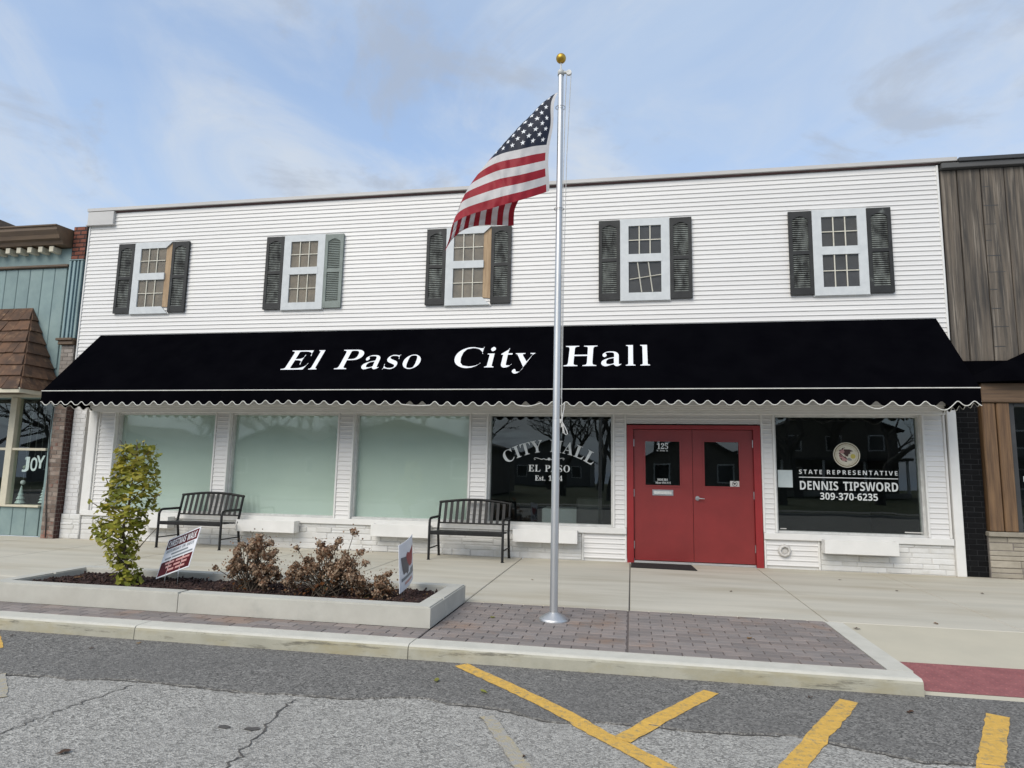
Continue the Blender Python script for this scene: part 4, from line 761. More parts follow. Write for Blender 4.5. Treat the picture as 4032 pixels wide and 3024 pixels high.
def upper_window(xl, i):
    lab = ['weathered window over the first storefront pane, its right casing missing', 'window with one black and one grey-green shutter', 'window partly behind the flag, its right casing missing', 'window with a crooked grille in the lower sash', 'window nearest the wood-clad wall'][i]
    missing = i in (0, 2); x0 = xl + .358; x1 = xl + 1.166; z0, z1 = 4.232, 5.642; cw = .138
    f = MB(); yo, yi = -.058, .0
    ia, ib, ja, jb = x0 + cw, x1 - cw, z0 + .135, z1 - .122
    f.slab([(x0, z0), (x1, z0), (ib, ja), (ia, ja)], (0, yo, 0), (1, 0, 0), (0, 0, 1), (0, 1, 0), .05)
    f.slab([(x0, z1), (ia, jb), (ib, jb), (x1, z1)], (0, yo, 0), (1, 0, 0), (0, 0, 1), (0, 1, 0), .05)
    f.slab([(x0, z0), (ia, ja), (ia, jb), (x0, z1)], (0, yo, 0), (1, 0, 0), (0, 0, 1), (0, 1, 0), .05)
    if not missing: f.slab([(x1, z0), (x1, z1), (ib, jb), (ib, ja)], (0, yo, 0), (1, 0, 0), (0, 0, 1), (0, 1, 0), .05)
    f.box(ia - .02, ib + (.012 if missing else .02), yo - .004, yi - .012, 4.895, 5.028)                 # meeting rail
    w = f.build('window', 'frame_blue', hall); w['label'] = lab
    t = MB()                                                # thin outer channel
    for (a, b_, c, e) in ((x0 - .012, x0 - .001, z0 - .012, z1 + .012), (x1 + .001, x1 + .012, z0 - .012, z1 + .012), (x0 - .001, x1 + .001, z0 - .012, z0 - .001), (x0 - .001, x1 + .001, z1 + .001, z1 + .012)): t.box(a, b_, -.032, .0, c, e)
    t.build('channel', 'trim_white', w)
    if missing:
        j = MB(); j.slab([(x1 - .002, z0 + .12), (x1 - .002, z1 - .006), (ib + .002, jb), (ib + .002, ja)], (0, -.030, 0), (1, 0, 0), (0, 0, 1), (0, 1, 0), .02); j.build('bare_wood', 'raw_wood', w)
    block('backing', ia - .01, ib + .01, -.029, -.026, ja - .01, jb + .01, 'pane_back_beige' if i < 3 else 'pane_back_grey', w, 0)
    for za, zb in ((ja, 4.895), (5.028, jb)):
        W3, H2 = (ib - ia) / 3, (zb - za) / 2
        for p in range(3):
            for q in range(2): block('pane', ia + p * W3 + .002, ia + (p + 1) * W3 - .002, -.036, -.033, za + q * H2 + .002, za + (q + 1) * H2 - .002, 'glass_upper', w, 0)
        crooked = i == 3 and za == ja
        for p in (1, 2):
            x = ia + p * W3
            if crooked: m_ = MB(); m_.tube([(x - .03, -.044, zb - .01), (x + .035, -.044, za + .01)], .0095, 4, smooth=False); m_.build('muntin', 'muntin', w)
            else: block('muntin', x - .009, x + .009, -.050, -.037, za, zb, 'muntin', w, .002)
        z = za + H2
        if crooked: m_ = MB(); m_.tube([(ia + .015, -.046, z - .035), (ib, -.046, z + .035)], .009, 4, smooth=False); m_.build('muntin', 'muntin', w)
        else: block('muntin', ia, ib, -.0485, -.0385, z - .008, z + .008, 'muntin', w, .002)
for i, xl in enumerate((-9.84, -6.70, -3.595, -.565, 2.47)):
    upper_window(xl, i)
    shutter(xl, .5, False, None); shutter(xl + 1.172, .5, i == 1, 'grey-green shutter with the paint gone' if i == 1 else None)

# white timber boxes under the shop windows
for x0, x1, lab in ((-8.70, -8.13, 'white wooden window box farthest left, half behind the leafy tree'), (-6.80, -5.71, 'white wooden window box between the left bench and the dry shrubs'), (-4.33, -3.33, 'white wooden window box left of the right bench'), (-1.92, -.885, 'white wooden window box behind the flagpole'), (2.77, 3.78, 'white wooden window box right of the red doors')):
    t = thing('window_box', ((x0 + x1) / 2, -.15, .27), lab, 'window box', 'white boxes under the shop windows'); y0, y1 = -.235, -.057
    block('front_board', x0, x1, y0, y0 + .02, .275, .475, 'trim_white', t, .003)
    for a in (x0, x1 - .02): block('end_board', a, a + .02, y0 + .021, y1, .275, .474, 'trim_white', t, .003)
    block('bottom_board', x0 + .021, x1 - .021, y0 + .021, y1, .276, .295, 'trim_white', t, .002)
    block('lid_board', x0 + .021, x1 - .021, y0 + .021, y1, .40, .43, 'trim_white', t, .002)

# ------------------------------------------------------------------ awning
AX0, AX1, AY, AZ0, AZ1 = -10.1, 4.565, -1.145, 2.615, 3.84
awn = thing('awning', ((AX0 + AX1) / 2, 0, AZ0), 'long black canvas awning with white lettering over the storefront', 'awning')
sl = Vector((0, -AY, AZ1 - AZ0)); SL = sl.length; sl = sl / SL; an = Vector((0, -sl.z, sl.y))
mb = MB(); NX, NS = 120, 14; vs = []
for i in range(NX + 1):
    x = AX0 + (AX1 - AX0) * i / NX; bay = math.sin(math.pi * ((x - AX0) % 2.44) / 2.44)
    for k in range(NS + 1):
        t = k / NS; d = -.018 * bay * math.sin(math.pi * t) + .003 * math.sin(9 * x + 6 * t) * math.sin(math.pi * t)
        p = Vector((x, AY, AZ0)) + sl * SL * t + an * d; vs.append(p)
mb.add(vs, [(i * (NS + 1) + k, (i + 1) * (NS + 1) + k, (i + 1) * (NS + 1) + k + 1, i * (NS + 1) + k + 1) for i in range(NX) for k in range(NS)], 0, True)
mb.build('canopy', 'canvas', awn, centre=False)
PER = .2025
def scz(x): return AZ0 - .238 + .060 * ((1 + math.cos(2 * math.pi * (x - AX0) / PER)) / 2) ** 1.5 + .010 * math.sin(.9 * x) + .006 * math.sin(3.1 * x)
mb = MB(); n = 900; xsv = [AX0 + (AX1 - AX0) * i / n for i in range(n + 1)]
def vy(x, t): return AY - .004 - .014 * t * math.sin(2.1 * x) - .006 * t * math.sin(7 * x)
mb.add([(x, vy(x, 0), AZ0) for x in xsv] + [(x, vy(x, .5), (AZ0 + scz(x)) / 2) for x in xsv] + [(x, vy(x, 1), scz(x)) for x in xsv],
       [(r * (n + 1) + i, r * (n + 1) + i + 1, (r + 1) * (n + 1) + i + 1, (r + 1) * (n + 1) + i) for r in (0, 1) for i in range(n)], 0, True)
mb.build('valance', 'canvas', awn, centre=False)
for x in (AX0, AX1):                                        # end panels with their own scallops
    pts = [(0, AZ1), (AY, AZ0)]; m_ = 60
    bot = [(AY + (-AY) * i / m_, AZ0 - .210 + .028 * math.cos(2 * math.pi * AY * i / m_ / PER)) for i in range(m_ + 1)]
    mb = MB(); mb.add([(x, AY * (1 - i / m_), AZ0 + (AZ1 - AZ0) * i / m_) for i in range(m_ + 1)] + [(x, p[0], p[1]) for p in bot], [(i, i + 1, m_ + 2 + i, m_ + 1 + i) for i in range(m_)])
    mb.build('end_panel', 'canvas', awn, centre=False)
    mb = MB(); mb.tube([(x, p[0], p[1]) for p in bot], .006, 5); mb.build('edge_piping', 'piping', awn)
mb = MB(); mb.tube([(AX0, AY - .006, AZ0 + .002), (-4, AY - .007, AZ0 + .004), (1, AY - .007, AZ0 + .001), (AX1, AY - .006, AZ0 + .002)], .0085, 6); mb.build('fold_piping', 'piping', awn)
sags = [(-1.73, -1.36, .035), (-3.55, -3.1, .012), (3.13, 3.42, .06), (3.98, 4.24, .075)]
def pz(x):
    for a, b_, d in sags:
        if a < x < b_:
            t = (x - a) / (b_ - a); return (scz(a) * (1 - t) + scz(b_) * t) - d * math.sin(math.pi * t)
    return scz(x)
mb = MB(); mb.tube([(x, vy(x, 1) - .003, pz(x)) for x in xsv[::1]], .0068, 5); mb.build('edge_piping', 'piping', awn)
mb = MB()                                                   # steel frame inside
for x in [AX0 + .03 + (AX1 - AX0 - .06) * i / 6 for i in range(7)]:
    mb.tube([(x, -.125, AZ0 - .02), (x, AY + .03, AZ0 - .02)], .014, 6); mb.tube([(x, AY + .04, AZ0 - .02), (x, -.03, AZ1 - .08)], .014, 6)
mb.tube([(AX0 + .02, AY + .025, AZ0 - .02), (AX1 - .02, AY + .025, AZ0 - .02)], .016, 6); mb.build('frame', 'metal_dark', awn)
def ap(x, s_): return Vector((x, AY, AZ0)) + sl * s_ + an * .006
lettering([fit('El', 's', -5.875, -5.155, .535, .54, ap), fit('Paso', 's', -4.915, -3.395, .535, .54, ap), fit('City', 's', -2.915, -1.535, .545, .54, ap), fit('Hall', 's', -1.105, .285, .555, .535, ap)], 'letter_white', awn, off=.015)

# ------------------------------------------------------------------ teal shop on the left
shop = thing('teal_shop', (-12.6, 2, 0), 'teal painted shop with brown cornice and shake-covered hood on the left', 'building')
SX0, SX1 = -14.6, -10.62
mb = MB(); mb.box(SX0, SX1 - .002, .03, 8, 2.62, 5.9); mb.box(SX0, SX1, 3.3, 8, 0, 2.62); mb.build('wall', 'teal', shop)
bx = [-14.6, -14.19, -13.9, -13.61, -13.32, -13.03, -12.74, -12.45, -12.163, -11.873, -11.583, -11.3, -11.027]
for i in range(len(bx) - 1): block('wall_board', bx[i] + .004, bx[i + 1] - .004, .004, .029, 3.2, 5.225, 'teal', shop, .008)
block('frieze', SX0, -10.96, -.002, .029, 5.29, 5.62, 'teal', shop, .004)
block('moulding', SX0, -10.97, -.055, .02, 5.235, 5.285, 'brown_trim', shop, .012)
x = -11.23
while x > -14.4: block('dentil', x - .062, x + .038, -.20, -.003, 5.50, 5.61, 'cream', shop, .006); x -= .252
mb = MB(); prof = [(.03, 5.63), (-.22, 5.63), (-.25, 5.70), (-.32, 5.72), (-.34, 5.79), (-.40, 5.87), (-.40, 5.93), (-.43, 5.94), (-.43, 5.965), (.03, 5.99)]
n = len(prof); mb.add([(SX0, y, z) for y, z in prof] + [(-10.955 - .0 * y, y, z) for y, z in prof], [(k, n + k, n + (k + 1) % n, (k + 1) % n) for k in range(n)] + [tuple(range(n)), tuple(range(n, 2 * n))]); mb.build('cornice', 'brown_trim', shop)
block('parapet_block', -13.2, -12.46, -.3, .2, 5.99, 6.2, 'brown_trim', shop, .01)
# brick end pier: red bricks at the top, fluted teal pilaster, grey then brown bricks below
bricks(shop, -10.94, -10.63, 5.375, 6.05, -.03, 'brick_red', j=.015, dep=.3, mort='mortar_black', bev=.008)
block('pilaster', -10.95, -10.645, -.01, .2, 3.79, 5.355, 'teal_dark', shop, .004)
for a, b_, m_ in ((-10.95, -10.905, 'teal_light'), (-10.86, -10.81, 'teal_light'), (-10.765, -10.735, 'teal_light'), (-10.69, -10.645, 'teal')): block('flute', a, b_, -.04, -.012, 3.79, 5.35, m_, shop, .006)
block('pilaster_top', -10.96, -10.635, -.05, .2, 5.356, 5.374, 'teal_light', shop, .004)
block('pilaster_cap', -11.0, -10.635, -.12, .2, 3.735, 3.785, 'brown_trim', shop, .008); block('pilaster_cap', -10.97, -10.64, -.085, .2, 3.66, 3.733, 'brown_trim', shop, .008)
bricks(shop, -10.93, -10.64, 2.64, 3.655, -.03, 'brick_grey', dep=.2)
bricks(shop, -10.80, -10.525, 0, 2.62, -.165, 'brick_brown', dep=.10)
# its flank facing the doorway of the hall (maroon bricks, its shade put into the colour)
mb_ = MB(); mb_.box(-10.79, -10.532, -.06, .3, 0, 2.62); mb_.build('pier_core', 'brick_maroon_shaded', shop)
hh = .0765
for r in range(34):
    y = -.158
    for L in ((.1, .06) if r % 2 else (.06, .1)):
        block('brick', -10.535, -10.524, y + .004, y + L - .004, r * hh + .005, (r + 1) * hh - .005, 'brick_maroon_shaded', shop, .002); y += L
# shop window
block('window_head', SX0, -10.99, -.02, .2, 2.64, 2.70, 'cream', shop, .006)
for x0, x1 in ((-11.93, -11.785), (-13.6, -13.46)): block('mullion', x0, x1, -.03, .12, .58, 2.638, 'cream', shop, .006)
for x0, x1 in ((-13.458, -11.932), (-11.783, -11.035)):
    block('transom_bar', x0, x1, -.02, .1, 1.612, 1.66, 'cream', shop, .005)
    for za, zb in ((.585, 1.611), (1.661, 2.638)):
        p = MB(); p.box(x0, x1, .05, .058, za, zb); p.build('pane', 'glass', shop)
block('window_sill', SX0, -11.03, -.05, .2, .545, .583, 'cream', shop, .006)
block('jamb', -11.033, -10.80, .02, .2, 0, 2.638, 'teal', shop, .004)
bx2 = [SX0, -14.0, -13.7, -13.4, -13.1, -12.8, -12.5, -12.21, -11.92, -11.63, -11.335, -11.035]
for i in range(len(bx2) - 1): block('base_board', bx2[i] + .004, bx2[i + 1] - .004, .0, .1, .01, .544, 'teal', shop, .008)
rm = MB(); rm.add([(SX0, .22, .02), (-10.8, .22, .02), (-10.8, 3.2, .02), (SX0, 3.2, .02), (SX0, .22, 2.6), (-10.8, .22, 2.6), (-10.8, 3.2, 2.6), (SX0, 3.2, 2.6)], [(0, 1, 2, 3), (4, 7, 6, 5), (2, 6, 7, 3), (1, 5, 6, 2), (0, 3, 7, 4)]); rm.build('room', 'interior', shop)
block('display_shelf', -14.4, -11.05, .07, .6, .53, .56, 'interior', shop, 0)
# shake hood: front slope, hip end
HT = Vector((-11.70, -.01, 4.40)); HC = Vector((-10.87, -.86, 2.72)); HB = Vector((-10.87, -.01, 2.72))
mb = MB(); mb.add([(SX0, -.01, 4.38), (-11.71, -.01, 4.38), (-10.89, -.84, 2.72), (SX0, -.84, 2.72), (-10.89, -.01, 2.72), (SX0, -.01, 2.72)], [(0, 1, 2, 3), (1, 4, 2), (3, 2, 4, 5)]); mb.build('hood_deck', 'brown_trim', shop)
ROWS = 7
fd = Vector((0, -.85, -1.68)); FL = fd.length; fd /= FL; fn_ = Vector((0, -1.68, .85)).normalized()
for r in range(ROWS):
    b0, b1 = FL * r / ROWS - .02, FL * (r + 1) / ROWS + .03; 
    def hipx(b): return -11.70 + .83 * min(max(b / FL, 0), 1.02)
    x = -13.4 - random.random() * .2
    while x < hipx(b1):
        w = random.uniform(.11, .30); xa, xb = x, x + w; last = xb > hipx(b0) - .08
        bl = b1 + random.uniform(-.012, .012); sk = random.uniform(-.02, .02)
        tl, bl_x = (hipx(b0), hipx(b1)) if last else (xb - .004, xb - .004 + sk * .3)
        poly = [(xa + .004, b0), (max(tl, xa + .02), b0), (max(bl_x, xa + .03), bl + (0 if last else sk * .3)), (xa + .004, bl)]
        m_ = MB(); N0 = fn_ * .006; lift = fn_ * random.uniform(.036, .05)
        A = [Vector((p[0], -.01, 4.40)) + fd * p[1] for p in poly]
        top = [A[0] + N0, A[1] + N0, A[2] + lift, A[3] + lift]; bot = [a - fn_ * .004 for a in A]
        m_.add(top + bot, [(0, 1, 2, 3), (7, 6, 5, 4), (0, 4, 5, 1), (1, 5, 6, 2), (2, 6, 7, 3), (3, 7, 4, 0)]); m_.build('shake', 'shake', shop)
        if last: break
        x = xb
ed_ = Vector((.83, 0, -1.68)); EL = ed_.length; ed_ /= EL; en_ = Vector((1.68, 0, .83)).normalized()
for r in range(ROWS):
    b0, b1 = EL * r / ROWS - .02, EL * (r + 1) / ROWS + .03
    def hipy(b): return -.01 - .85 * min(max(b / EL, 0), 1.02)
    cuts = [0] + sorted(random.uniform(.2, .8) for _ in range(0 if r < 2 else 1 if r < 4 else 2)) + [1]
    for c0, c1 in zip(cuts[:-1], cuts[1:]):
        def yy(b, c): return -.005 + (hipy(b) + .005) * c
        A = [Vector((-11.70, 0, 4.40)) + ed_ * b + Vector((0, yy(b, c) , 0)) for b, c in ((b0, c0), (b0, c1), (b1, c1), (b1, c0))]
        top = [A[0] + en_ * .006, A[1] + en_ * .006, A[2] + en_ * .042, A[3] + en_ * .042]; bot = [a - en_ * .004 for a in A]
        m_ = MB(); m_.add(top + bot, [(0, 1, 2, 3), (7, 6, 5, 4), (0, 4, 5, 1), (1, 5, 6, 2), (2, 6, 7, 3), (3, 7, 4, 0)]); m_.build('shake', 'shake', shop)
block('hood_fascia', SX0, -10.868, -.885, -.862, 2.625, 2.722, 'cream', shop, .004)
block('hood_fascia', -10.867, -10.845, -.885, -.01, 2.625, 2.722, 'cream', shop, .004)
block('hood_soffit', SX0, -10.87, -.86, -.03, 2.70, 2.718, 'brown_trim', shop, .002)
# hanging letters and the things in the shop window
jy = thing('hanging_letters', (-11.38, .10, 1.25), 'white letters spelling joy hung in the shop window', 'letters')
def jp(x, z): return Vector((x, .10, z))
lettering([fit('J', 'n', -11.60, -11.44, 1.27, .21, jp)], 'letter_white', jy, 'letter'); lettering([fit('O', 'n', -11.47, -11.29, 1.225, .24, jp)], 'letter_white', jy, 'letter'); lettering([fit('Y', 'n', -11.335, -11.14, 1.275, .235, jp)], 'letter_white', jy, 'letter')
mb = MB(); [mb.tube([(x, .10, 1.48), (x, .10, 2.6)], .0015, 4) for x in (-11.52, -11.38, -11.24)]; mb.build('thread', 'rope', jy)
def cone_tree(name, c, h, r, lab, spiral):
    t = thing(name, c, lab, 'ornament', 'frosted trees in the shop window'); mb = MB(); k = 9 if spiral else 4
    for i in range(k):
        a = i / k; rr = r * (1 - a) + .008; z0 = h * .12 + h * .88 * a; mb.lathe(c, [(rr, z0), (rr * .55, z0 + h * .88 / k * .9), (.004, z0 + h * .88 / k * 1.25)], 12, smooth=False)
    mb.build('foliage', 'frosted_tree', t); mb = MB(); mb.lathe(c, [(.03, 0), (.03, .02), (.012, .025), (.012, h * .14)], 10); mb.build('foot', 'frosted_tree', t)
cone_tree('frosted_tree', (-11.67, .17, .56), .36, .085, 'small pale tiered frosted tree left in the shop window', False)
cone_tree('frosted_tree', (-11.13, .17, .56), .55, .095, 'taller white spiral frosted tree right in the shop window', True)
def ball(c, r, m_, lab):
    mb = MB(); mb.lathe(c, [(r * math.sin(a * math.pi / 8) + .0005, -r * math.cos(a * math.pi / 8)) for a in range(9)], 14); mb.tube([(c[0], c[1], c[2] + r), (c[0], c[1], 2.6)], .001, 3); o = mb.build('bauble', m_); tag(o, lab, 'bauble', 'baubles in the shop window')
ball((-11.64, .16, 1.0), .045, 'ornament', 'silver bauble hanging just above the small frosted tree')
ball((-11.60, .16, 1.46), .04, 'ornament', 'silver bauble hanging left of the white letters'); ball((-11.63, .16, 1.29), .04, 'ornament_olive', 'olive bauble hanging below the letter J')
mb = MB(); mb.tube([(-10.80, -.175, 2.44), (-10.81, -.185, 1.9), (-10.76, -.185, 1.2), (-10.72, -.185, .6), (-10.68, -.185, .3), (-10.67, -.18, .02)], .009, 6)
tag(mb.build('drop_cable', 'cable'), 'black cable hanging down the brown brick pier', 'cable')

# ------------------------------------------------------------------ wood-clad building on the right
wood = thing('wood_building', (6.8, 2, 0), 'weathered plank building with black brick and tan posts on the right', 'building')
mb = MB(); mb.box(4.765, 8.9, .035, 8, 2.55, 6.2); mb.box(4.765, 8.9, 3.3, 8, 0, 2.55); mb.build('wall', 'metal_dark', wood)
px = [4.757, 4.997, 5.327, 5.653, 5.945, 6.25, 6.56, 6.87, 7.18, 7.5, 7.8, 8.1, 8.45, 8.9]
for i in range(len(px) - 1):
    if i == 2:                                              # rough-sawn strip with saw cuts across it
        block('plank', px[i] + .005, px[i + 1] - .005, -.016, .034, 3.165, 6.205, 'plank_grey', wood, .006); z = 3.38
        while z < 6.1:
            b_ = random.uniform(.08, .24); block('saw_cut', px[i] + .007, px[i] + .007 + b_, -.018, -.010, z, z + random.uniform(.006, .012), 'metal_dark', wood, 0); z += random.uniform(.24, .32)
    else: block('plank', px[i] + .008, px[i + 1] - .008, -.005 + random.uniform(-.008, .004), .034, 3.165, 6.205, 'plank_grey', wood, .006)
block('fascia', 4.757, 8.9, -.09, .2, 6.215, 6.300, 'fascia_grey', wood, .006); block('fascia', 4.995, 8.9, -.12, .3, 6.302, 6.365, 'metal_dark', wood, .006)
# black canopy band, hipped at its left end
mb = MB(); mb.add([(4.76, -.05, 2.83), (8.9, -.30, 2.83), (8.9, -.05, 3.40), (5.95, -.05, 3.40), (5.47, -.05, 3.163), (4.76, -.05, 3.163), (4.76, .03, 2.83), (8.9, .03, 2.83), (8.9, .03, 3.4), (5.95, .03, 3.4), (5.47, .03, 3.163), (4.76, .03, 3.163), (5.4, -.30, 2.83)],
       [(0, 12, 4, 5), (12, 1, 2, 3, 4), (0, 6, 7, 1, 12), (5, 4, 10, 11), (4, 3, 9, 10), (3, 2, 8, 9)]); mb.build('canopy', 'canvas', wood)
bricks(wood, 4.74, 5.05, 0, 2.55, -.004, 'brick_black', dep=.2, mort='mortar_black'); mb = MB(); mb.box(4.742, 5.06, .001, .03, 2.55, 2.83); mb.build('pier_head', 'mortar_black', wood)
block('beam', 5.065, 8.9, -.10, .2, 2.535, 2.822, 'timber_h', wood, .01)
for a, b_ in ((5.07, 5.252), (5.268, 5.44)): block('post', a, b_, -.07, .1, .658, 2.533, 'timber', wood, .014)
block('window_frame', 5.455, 5.52, -.02, .12, .658, 2.533, 'metal_dark', wood, .004); block('window_frame', 5.522, 8.8, -.02, .12, .658, .70, 'metal_dark', wood, .004); block('window_frame', 5.522, 8.8, -.02, .12, 2.48, 2.533, 'metal_dark', wood, .004)
p = MB(); p.box(5.52, 8.8, .04, .048, .70, 2.48); p.build('pane', 'glass', wood)
block('paper_notice', 5.60, 5.80, .034, .038, 1.38, 1.46, 'paper', wood, 0); block('paper_notice', 5.61, 5.80, .034, .038, 1.22, 1.29, 'paper', wood, 0)
rm = MB(); rm.add([(5.07, .22, .02), (8.9, .22, .02), (8.9, 3.2, .02), (5.07, 3.2, .02), (5.07, .22, 2.5), (8.9, .22, 2.5), (8.9, 3.2, 2.5), (5.07, 3.2, 2.5)], [(0, 1, 2, 3), (4, 7, 6, 5), (2, 6, 7, 3), (1, 5, 6, 2), (0, 3, 7, 4)]); rm.build('room', 'interior', wood)
block('ledge', 5.03, 8.9, -.10, .2, .59, .656, 'stone_tan', wood, .008)
stones(wood, 5.04, 8.0, 0, .588, -.05, 'stone_tan', .07, .16, .2, .5, 'mortar_grey', .2)

# ------------------------------------------------------------------ flagpole
PB = Vector((-.765, -4.45, 0)); PT = Vector((-.748, -4.45, 5.55))
pole = thing('flagpole', PB, 'tall silver flagpole with gold ball standing on the brick paving', 'flagpole')
def pp(z): return PB.lerp(PT, z / 5.55)
mb = MB(); mb.tube([pp(.03), pp(.04), pp(1.89), pp(1.9)], [.0385, .0385, .0375, .0375], 20); mb.build('pole_section', 'aluminium', pole)
mb = MB(); mb.tube([pp(1.9), pp(1.901), pp(1.902), pp(3.349), pp(3.35)], [.036, .0365, .0365, .0345, .0345], 20); mb.build('pole_section', 'aluminium', pole)
mb = MB(); mb.tube([pp(3.35), pp(3.351), pp(3.352), pp(5.55)], [.033, .0335, .0335, .0285], 20); mb.build('pole_section', 'aluminium', pole)
mb = MB(); mb.lathe(PB, [(.001, .078), (.040, .078), (.046, .074), (.10, .045), (.128, .026), (.137, .02), (.137, .002)], 36); mb.build('base_flange', 'aluminium', pole)
mb = MB(); mb.lathe(PT, [(.032, -.03), (.034, -.03), (.034, .02), (.028, .028), (.009, .03), (.007, .12), (.001, .12)], 16); mb.tube([PT + Vector((.03, 0, 0)), PT + Vector((.085, 0, .002))], .016, 8)
mb.tube([PT + Vector((.085, -.014, -.005)), PT + Vector((.085, .014, -.005))], .028, 14); mb.build('truck', 'white_metal', pole)
mb = MB(); r = .052; c = PT + Vector((0, 0, .165)); mb.lathe(c, [(r * math.sin(a * math.pi / 14) + .0005, -r * math.cos(a * math.pi / 14)) for a in range(15)], 24); mb.build('ball_finial', 'gold', pole)
mb = MB(); mb.tube([PT + Vector((.108, 0, -.01)), pp(4.6) + Vector((.072, -.004, 0)), pp(3.4) + Vector((.056, 0, 0)), pp(2.3) + Vector((.052, 0, 0)), pp(1.93) + Vector((.05, 0, 0))], .0042, 5)
mb.tube([PT + Vector((.062, 0, -.01)), pp(5.2) + Vector((.05, 0, 0)), pp(4.3) + Vector((.04, -.012, 0)), pp(2.1) + Vector((.047, -.006, 0))], .0042, 5)
k = pp(1.9) + Vector((.052, -.012, 0))
mb.tube([k + Vector(q) for q in ((0, 0, .07), (.012, 0, .02), (-.004, 0, -.03), (.014, 0, -.06), (.006, 0, -.01), (.016, 0, .05), (.024, 0, .10), (.03, 0, .16))], .0055, 6)
mb.tube([k + Vector(q) for q in ((.008, 0, -.03), (.03, 0, -.07), (.055, 0, -.12), (.06, 0, -.145), (.045, 0, -.155), (.03, 0, -.14), (.02, 0, -.09), (.012, 0, -.04))], .0055, 6)
mb.tube([k + Vector(q) for q in ((.01, 0, -.05), (.014, 0, -.10), (.018, 0, -.14))], .0055, 6); mb.build('halyard', 'rope', pole)
k = pp(1.9); mb = MB(); mb.box(k.x + .030, k.x + .052, k.y - .012, k.y + .012, 1.86, 1.90); mb.tube([k + Vector((.052, 0, -.08)), k + Vector((.058, 0, .04))], .008, 6); mb.build('cleat', 'white_metal', pole)
for z in (4.05, 5.16): mb = MB(); mb.tube([pp(z) + Vector((-.05 * math.cos(a), .05 * math.sin(a), 0)) for a in [i * math.pi / 6 for i in range(12)]], .004, 5, closed=True); mb.build('snap_ring', 'steel', pole)

# ------------------------------------------------------------------ flag: cloth folded back along its diagonal
fc = [  # s (fly), t (hoist), picture x, picture y, metres behind the pole
 (0, 0, 1043, 372, 0), (0, .27, 1012, 555, -.03), (0, .538, 986, 730, -.05), (0, .77, 976, 890, -.04), (0, 1, 984, 1050, 0),
 (.2, .538, 778, 766, -.14), (.2, .77, 775, 942, -.17), (.2, 1, 778, 1116, -.16), (.4, .77, 590, 985, -.16), (.4, 1, 580, 1172, -.20), (.1, .30, 925, 570, -.08), (.1, .538, 880, 742, -.10), (.3, .77, 680, 960, -.18), (.3, 1, 680, 1142, -.2),
 (.1, .135, 914, 470, -.02), (.2, .27, 792, 592, -.06), (.3, .40, 684, 710, -.08), (.4, .538, 580, 832, -.09), (.48, .69, 468, 985, -.10), (.55, .846, 390, 1120, -.12), (.62, .95, 340, 1235, -.13), (.66, 1, 322, 1275, -.12),
 (.3, 0, 930, 640, .12), (.5, 0, 868, 820, .18), (.75, 0, 800, 1060, .20), (.9, 0, 742, 1190, .18), (1, 0, 738, 1290, .16),
 (.55, .27, 720, 850, .12), (.8, .25, 640, 1110, .18), (1, .25, 612, 1285, .16), (.65, .5, 560, 960, .05), (.85, .5, 500, 1170, .12), (1, .5, 478, 1292, .12),
 (.72, .75, 410, 1150, .0), (.88, .75, 385, 1260, .07), (1, .75, 368, 1335, .08), (.8, .92, 325, 1290, .0), (1, .92, 296, 1410, .03), (.82, 1, 298, 1370, -.02), (1, 1, 266, 1465, .0)]
FC = np.array(fc, float); S_ = FC[:, :2] * np.array([1.52, .91])
def tps_k(r): return np.where(r > 1e-9, r * r * np.log(r + 1e-12), 0.)
N_ = len(FC); Kd = tps_k(np.linalg.norm(S_[:, None] - S_[None], axis=2)) + np.eye(N_) * .002
Pm = np.hstack([np.ones((N_, 1)), S_]); AA = np.zeros((N_ + 3, N_ + 3)); AA[:N_, :N_] = Kd; AA[:N_, N_:] = Pm; AA[N_:, :N_] = Pm.T
wts = np.linalg.solve(AA, np.vstack([FC[:, 2:], np.zeros((3, 3))]))
FPX = 2595.0
def flag_pt(s, t):
    q = np.array([s * 1.52, t * .91]); kk = tps_k(np.linalg.norm(S_ - q, axis=1)); r_ = kk @ wts[:N_] + np.array([1, q[0], q[1]]) @ wts[N_:]
    u, v = 1600 + r_[0] * .5727, 150 + r_[1] * .5727
    amp = min(1, s * 3.0)
    dy = r_[2] + amp * (.013 * math.sin(34 * s + 9 * t) + .007 * math.sin(71 * s - 17 * t + 1) + .009 * math.sin(21 * t + 13 * s) + .004 * math.sin(120 * s + 22 * t))
    d = _A @ Vector(((u - 2016) / FPX, 1, -(v - 1512) / FPX)); k = (-4.45 + dy - CAM.y) / d.y
    return CAM + d * k
flag = thing('flag', (-.95, -4.45, 4.05), 'red white and blue striped flag with white stars blowing from the pole', 'flag')
NS_ = 96
def cloth(name, s0, s1, t0, t1, ns, nt_, m_):
    mb = MB(); mb.add([flag_pt(s0 + (s1 - s0) * i / ns, t0 + (t1 - t0) * j / nt_) for i in range(ns + 1) for j in range(nt_ + 1)],
        [(i * (nt_ + 1) + j, (i + 1) * (nt_ + 1) + j, (i + 1) * (nt_ + 1) + j + 1, i * (nt_ + 1) + j + 1) for i in range(ns) for j in range(nt_)], 0, True); return mb.build(name, m_, flag)
cloth('hoist_band', 0, .022, 0, 1, 2, 40, 'flag_white')
canton = cloth('canton', .022, .40, 0, 7 / 13, 44, 28, 'flag_navy')
for i in range(13): cloth('stripe', .40 if i < 7 else .022, 1, i / 13, (i + 1) / 13, 64 if i < 7 else NS_, 6, 'flag_white' if i % 2 else 'flag_red')
mb = MB()
